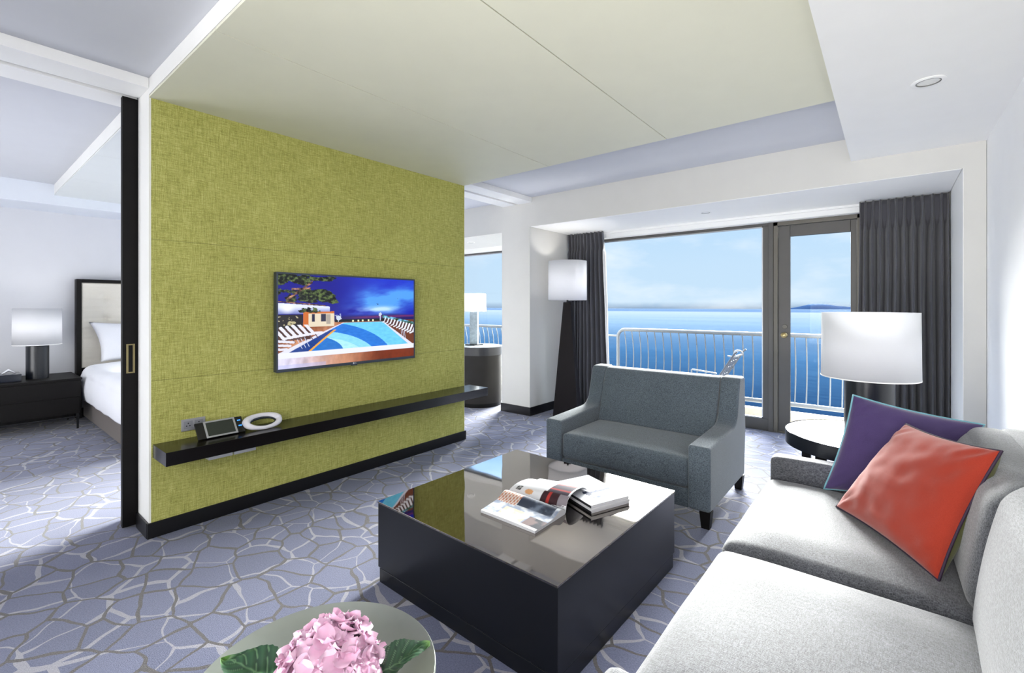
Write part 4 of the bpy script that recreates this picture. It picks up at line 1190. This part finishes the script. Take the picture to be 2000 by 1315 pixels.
bed = thing('bed', 'double bed with tufted cream headboard in a black frame, seen through the doorway', 'bed', (-6.2, 1.95, 0))
b = BM(); y0, y1 = 0.965, 2.95
box(b, -7.34, -7.22, y0, y0 + 0.045, 0, 1.605); box(b, -7.34, -7.22, y1 - 0.045, y1, 0, 1.605); box(b, -7.34, -7.22, y0 + 0.045, y1 - 0.045, 1.565, 1.605)
box(b, -7.34, -7.30, y0 + 0.045, y1 - 0.045, 0.3, 1.565)
mk('headboard_frame', b, M_espresso2, bed, bevel=0.003)
b = BM(); NU, NV = 96, 60
bt = [(1.22 + 0.44 * i, 0.671 + 0.238 * j) for i in range(4) for j in range(4)]
G = []
for j in range(NV + 1):
    row = []
    for i in range(NU + 1):
        y = y0 + 0.045 + (y1 - y0 - 0.09) * i / NU; z = 0.58 + (1.565 - 0.58) * j / NV
        dx = 0.0
        for by, bz in bt:
            d2_ = (y - by) ** 2 + (z - bz) ** 2
            dx -= 0.034 * math.exp(-d2_ / 0.0022) + 0.010 * math.exp(-abs(y - by) / 0.012) * math.exp(-((z - bz) / 0.1) ** 2)
        zz = (z - 0.552) % 0.119
        if min(zz, 0.119 - zz) < 0.009: dx -= 0.005
        row.append(b.verts.new((-7.245 + dx, y, z)))
    G.append(row)
for j in range(NV):
    for i in range(NU): b.faces.new((G[j][i], G[j][i + 1], G[j + 1][i + 1], G[j + 1][i]))
mk('headboard_pad', b, M_headb, bed, smooth=True, auto=0, solid=0.03)
b = boxbm(-7.2, -5.05, 1.02, 2.90, 0.03, 0.30); mk('base', b, M_bedbase, bed, bevel=0.012, seg=3)
b = BM(); soft_box(b, -7.19, -5.08, 1.03, 2.89, 0.302, 0.53, 0.05, 16, (0, 0, 0, 0, 0, .01)); mk('mattress', b, M_linen, bed, smooth=True, auto=0)
# duvet, draped over the side
def duvet():
    b = BM(); NX_, NS = 60, 70; G = []
    for i in range(NX_ + 1):
        x = -6.95 + 1.95 * i / NX_; row = []
        for j in range(NS + 1):
            s = j / NS
            if s < 0.25:
                t = s / 0.25; y = 0.985; z = 0.27 + 0.26 * t
                y -= 0.02 * math.sin(t * PI) + 0.012 * noise.noise(Vector((x * 4, 0, t)))
                z -= 0.02 * noise.noise(Vector((x * 2.5, 3, 0))) * (1 - t)
            elif s < 0.35:
                t = (s - 0.25) / 0.1; a = t * PI / 2; y = 0.985 + 0.10 * (1 - math.cos(a)); z = 0.53 + 0.09 * math.sin(a)
            else:
                t = (s - 0.35) / 0.65; y = 1.085 + 1.75 * t; z = 0.62 + 0.03 * math.sin(min(1, t * 3) * PI / 2) + 0.01 * noise.noise(Vector((x * 3, y * 3, 1)))
            row.append(b.verts.new((x, y, z)))
        G.append(row)
    for i in range(NX_):
        for j in range(NS): b.faces.new((G[i][j], G[i + 1][j], G[i + 1][j + 1], G[i][j + 1]))
    return solo('duvet', b, M_linen, 'plain white duvet draped over the bed and its side', 'duvet', smooth=True, auto=0, solid=0.03)
duvet()
def bed_pillow():
    root = thing('bed_pillow', 'white pillow standing against the cream headboard', 'pillow', (-7.10, 1.5, 0.64))
    b = BM(); N = 24
    BLp, BRp, TRp, TLp = Vector((-7.0, 1.14, 0.655)), Vector((-7.0, 1.90, 0.655)), Vector((-7.15, 1.93, 1.09)), Vector((-7.15, 1.06, 1.11))
    nr = Vector((1, 0, 0.3)).normalized()
    for s in (1, -1):
        G = [[None] * (N + 1) for _ in range(N + 1)]
        for j in range(N + 1):
            for i in range(N + 1):
                u, v = i / N, j / N; uu, vv = 2 * u - 1, 2 * v - 1
                u2 = u - 0.05 * (1 - vv * vv) * uu; v2 = v - 0.05 * (1 - uu * uu) * vv
                p = (BLp * (1 - u2) + BRp * u2) * (1 - v2) + (TLp * (1 - u2) + TRp * u2) * v2
                t = 0.07 * max(0, (1 - uu ** 2) * (1 - vv ** 2)) ** 0.45
                G[j][i] = b.verts.new(p + nr * s * t + (Vector((noise.noise(Vector((u * 4, v * 4, s))), 0, 0)) * 0.01 if t else Vector()))
        for j in range(N):
            for i in range(N): b.faces.new((G[j][i], G[j][i + 1], G[j + 1][i + 1], G[j + 1][i]))
    bmesh.ops.remove_doubles(b, verts=b.verts, dist=0.0004)
    mk('pillow_case', b, M_linen, root, smooth=True, auto=0)
bed_pillow()

# ================================================================== DOWNLIGHTS
M_can = plain('downlight_inner', (238, 238, 234), 0.5)
def downlight(label, x, y, z, r=0.068):
    d = thing('downlight', label, 'ceiling light', (x, y, z), 'recessed ceiling downlights')
    b = BM(); lathe(b, [(r, z - 0.0005), (r, z - 0.003), (r * 0.9, z - 0.006), (r * 0.72, z - 0.006), (r * 0.68, z - 0.001), (r * 0.68, z - 0.0002)], (x, y), 40)
    mk('rim', b, M_white, d, smooth=True, auto=40)
    b = BM(); lathe(b, [(r * 0.68, z - 0.0012), (0, z - 0.0012)], (x, y), 40); mk('diffuser', b, M_can, d)
    b = BM(); lathe(b, [(r * 0.70, z - 0.0062), (r * 0.66, z - 0.0062), (r * 0.66, z - 0.0015), (r * 0.70, z - 0.0015)], (x, y), 40, close=True); mk('baffle', b, plain('baffle_grey', (120, 120, 118), 0.6), d)
downlight('round recessed downlight in the white ceiling soffit at the upper right', 0.148, 3.04, 2.395)
downlight('round recessed downlight in the window recess ceiling above the big window', -1.42, 4.80, 2.23, 0.055)
downlight('round recessed downlight in the far left window recess, above the drum table', -4.62, 4.75, 2.20, 0.055)

# ================================================================== FOREGROUND TABLE WITH HYDRANGEA
ax, ay, AR, AZ = -0.767, 0.4085, 0.2026, 0.66
at = thing('accent_table', 'round accent table with dished pale grey green top at the front edge', 'table', (ax, ay, 0))
M_cel = plain('celadon_glaze', (122, 128, 122), 0.12, var=0.10, vs=9, spec=0.5)
b = BM(); lathe(b, [(0, AZ - 0.022), (AR * 0.55, AZ - 0.021), (AR * 0.85, AZ - 0.013), (AR * 0.965, AZ - 0.003), (AR * 0.99, AZ), (AR, AZ - 0.002), (AR, AZ - 0.008), (AR * 0.93, AZ - 0.018), (AR * 0.7, AZ - 0.032), (0, AZ - 0.036)], (ax, ay), 96)
mk('dished_top', b, M_cel, at, smooth=True, auto=50)
b = BM(); lathe(b, [(0, 0), (0.12, 0), (0.12, 0.012), (0.03, 0.03), (0.022, 0.06), (0.022, 0.60), (0.05, AZ - 0.034), (0, AZ - 0.034)], (ax, ay), 40)
mk('pedestal', b, M_blackmet, at, smooth=True, auto=40)

hx, hy, hz = -0.690, 0.388, 0.716
hy_root = thing('hydrangea', 'pink hydrangea flower head with green leaves lying on the round front table', 'flower', (hx, hy, AZ - 0.02))
def mk_petalmat():
    t = NT('pink_petal'); n = t.noise(t.co((60, 60, 60)), 1.0, 3)
    oi = t.new('ShaderNodeObjectInfo')
    c1 = t.ramp(oi.outputs['Random'], [(0.0, rgb(210, 164, 190)), (0.35, rgb(222, 184, 206)), (0.7, rgb(230, 206, 220)), (1.0, rgb(214, 172, 198))])
    c = t.mix(1.0, c1, t.ramp(n, [(0.3, (0.88, 0.84, 0.88, 1)), (0.7, (1, 1, 1, 1))]), 'MULTIPLY')
    t.set(Base_Color=c, Roughness=0.55)
    t.b.inputs['Subsurface Weight'].default_value = 0.25; t.b.inputs['Subsurface Radius'].default_value = (0.01, 0.005, 0.006)
    t.b.inputs['Subsurface Scale'].default_value = 0.5
    return t.m
M_petal = mk_petalmat()
def floret_mesh(seed):
    rnd = random.Random(seed); b = BM()
    for k in range(4):
        a = k * PI / 2 + rnd.uniform(-.12, .12); L = rnd.uniform(0.0185, 0.0225); wdt = rnd.uniform(0.0115, 0.014); cup = rnd.uniform(0.1, 0.5); tw = rnd.uniform(-.3, .3)
        n1, n2 = 8, 6; G = []
        for i in range(n1 + 1):
            t = i / n1; row = []
            w = wdt * (math.sin(PI * min(1, 0.10 + 0.78 * t ** 0.8)) ** 0.6)
            if i == n1: w *= 0.62
            for j in range(n2 + 1):
                s = 2 * j / n2 - 1
                x = 0.0015 + L * t + (-0.0018 * abs(s) * (1 if i == n1 else 0)); y = w * s
                z = cup * 0.016 * t * t + 0.004 * s * s * (1 if cup > .3 else -.3) + 0.0016 * math.sin(s * 5 + seed + k) * t + tw * s * 0.004 * t
                row.append(b.verts.new((x * math.cos(a) - y * math.sin(a), x * math.sin(a) + y * math.cos(a), z + 0.0007 * k)))
            G.append(row)
        for i in range(n1):
            for j in range(n2): b.faces.new((G[i][j], G[i + 1][j], G[i + 1][j + 1], G[i][j + 1]))
    bmesh.ops.create_icosphere(b, subdivisions=1, radius=0.0018, matrix=Matrix.Translation((0, 0, 0.002)))
    return b
protos = [mk('floret', floret_mesh(s), M_petal, hy_root, smooth=True, auto=0, local=True) for s in range(4)]
b = BM(); bmesh.ops.create_icosphere(b, subdivisions=3, radius=0.056, matrix=Matrix.Translation((hx, hy, hz)))
for v in b.verts: v.co += noise.noise_vector(v.co * 40) * 0.006
core = mk('flower_core', b, plain('core_shade_pink', (150, 84, 116), 0.7, var=0.25, vs=60), hy_root, smooth=True, auto=0)  # filler ball, its darker pink stands for shade between the florets
rnd = random.Random(5); NF = 97; ga = PI * (3 - math.sqrt(5))
for k in range(NF):
    zc = 1 - 1.45 * (k + 0.5) / NF; rr = math.sqrt(max(0, 1 - zc * zc)); a = k * ga
    nrm = Vector((rr * math.cos(a), rr * math.sin(a), zc)); nrm = (nrm + Vector((rnd.uniform(-.28, .28), rnd.uniform(-.28, .28), rnd.uniform(-.2, .28)))).normalized()
    rad = 0.061 + rnd.uniform(-0.006, 0.009); pos = Vector((rr * math.cos(a), rr * math.sin(a), zc * 0.92)) * rad + Vector((hx, hy, hz)) - hy_root.location
    if pos.z < 0.012: pos.z = 0.012 + 0.01 * rnd.random()
    o = protos[k % 4] if k < 4 else protos[k % 4].copy()
    if k >= 4: COL.objects.link(o); o.parent = hy_root
    q = nrm.to_track_quat('Z', 'Y'); o.rotation_mode = 'QUATERNION'
    from mathutils import Quaternion
    o.rotation_quaternion = q @ Quaternion((0, 0, 1), rnd.uniform(0, 6.28)); o.location = pos
    s_ = rnd.uniform(1.15, 1.5); o.scale = (s_, s_, s_)
def mk_leaf():
    t = NT('hydrangea_leaf'); 
    a = t.new('ShaderNodeVertexColor'); a.layer_name = 'Col'
    t.set(Base_Color=a.outputs[0], Roughness=0.4); return t.m
M_leaf = mk_leaf()
def leaf(p0, p1, w, droop, roll):
    p0, p1 = Vector(p0), Vector(p1); d = p1 - p0; L = d.length; side = d.normalized().cross(Vector((0, 0, 1))).normalized(); up = side.cross(d.normalized())
    side = side * math.cos(roll) + up * math.sin(roll)
    def f(u, v):
        s = 2 * v - 1; t = u
        ww = w * (math.sin(PI * min(1, t ** 0.85)) ** 0.8) * (1 + 0.06 * (abs((t * 15) % 1 - .5) * 2 - .5) * abs(s))
        vein = 0.0022 * (abs(((t * 7 - abs(s) * 1.6) % 1) - .5) * 2) * (1 - abs(s) * .5)
        return p0 + d * t + side * ww * s + Vector((0, 0, 1)) * (droop * math.sin(PI * t) + 0.010 * s * s + vein + 0.004 * math.sin(t * 9 + s * 3)) 
    def c(u, v):
        s = abs(2 * v - 1); vein = abs(((u * 7 - s * 1.6) % 1) - .5) * 2
        col = mixc((22, 54, 36), (48, 88, 56), vein * .7)
        if s < 0.06 or vein < 0.10: col = (86, 120, 84)
        return mixc(col, (100, 140, 70), sstep(.85, 1, u))
    return color_grid('leaf', f, 60, 30, c, M_leaf, hy_root)
leaf((-0.665, 0.435, 0.668), (-0.625, 0.540, 0.702), 0.036, 0.012, 0.1)
leaf((-0.755, 0.360, 0.668), (-0.885, 0.300, 0.690), 0.044, 0.012, -0.1)
b = BM(); tube(b, [(hx, hy, hz - 0.05), (hx + 0.005, hy - 0.06, AZ - 0.006), (hx + 0.01, hy - 0.11, AZ - 0.004)], 0.004, 8)
mk('stem', b, plain('green_stem', (96, 128, 70), 0.5), hy_root, smooth=True)
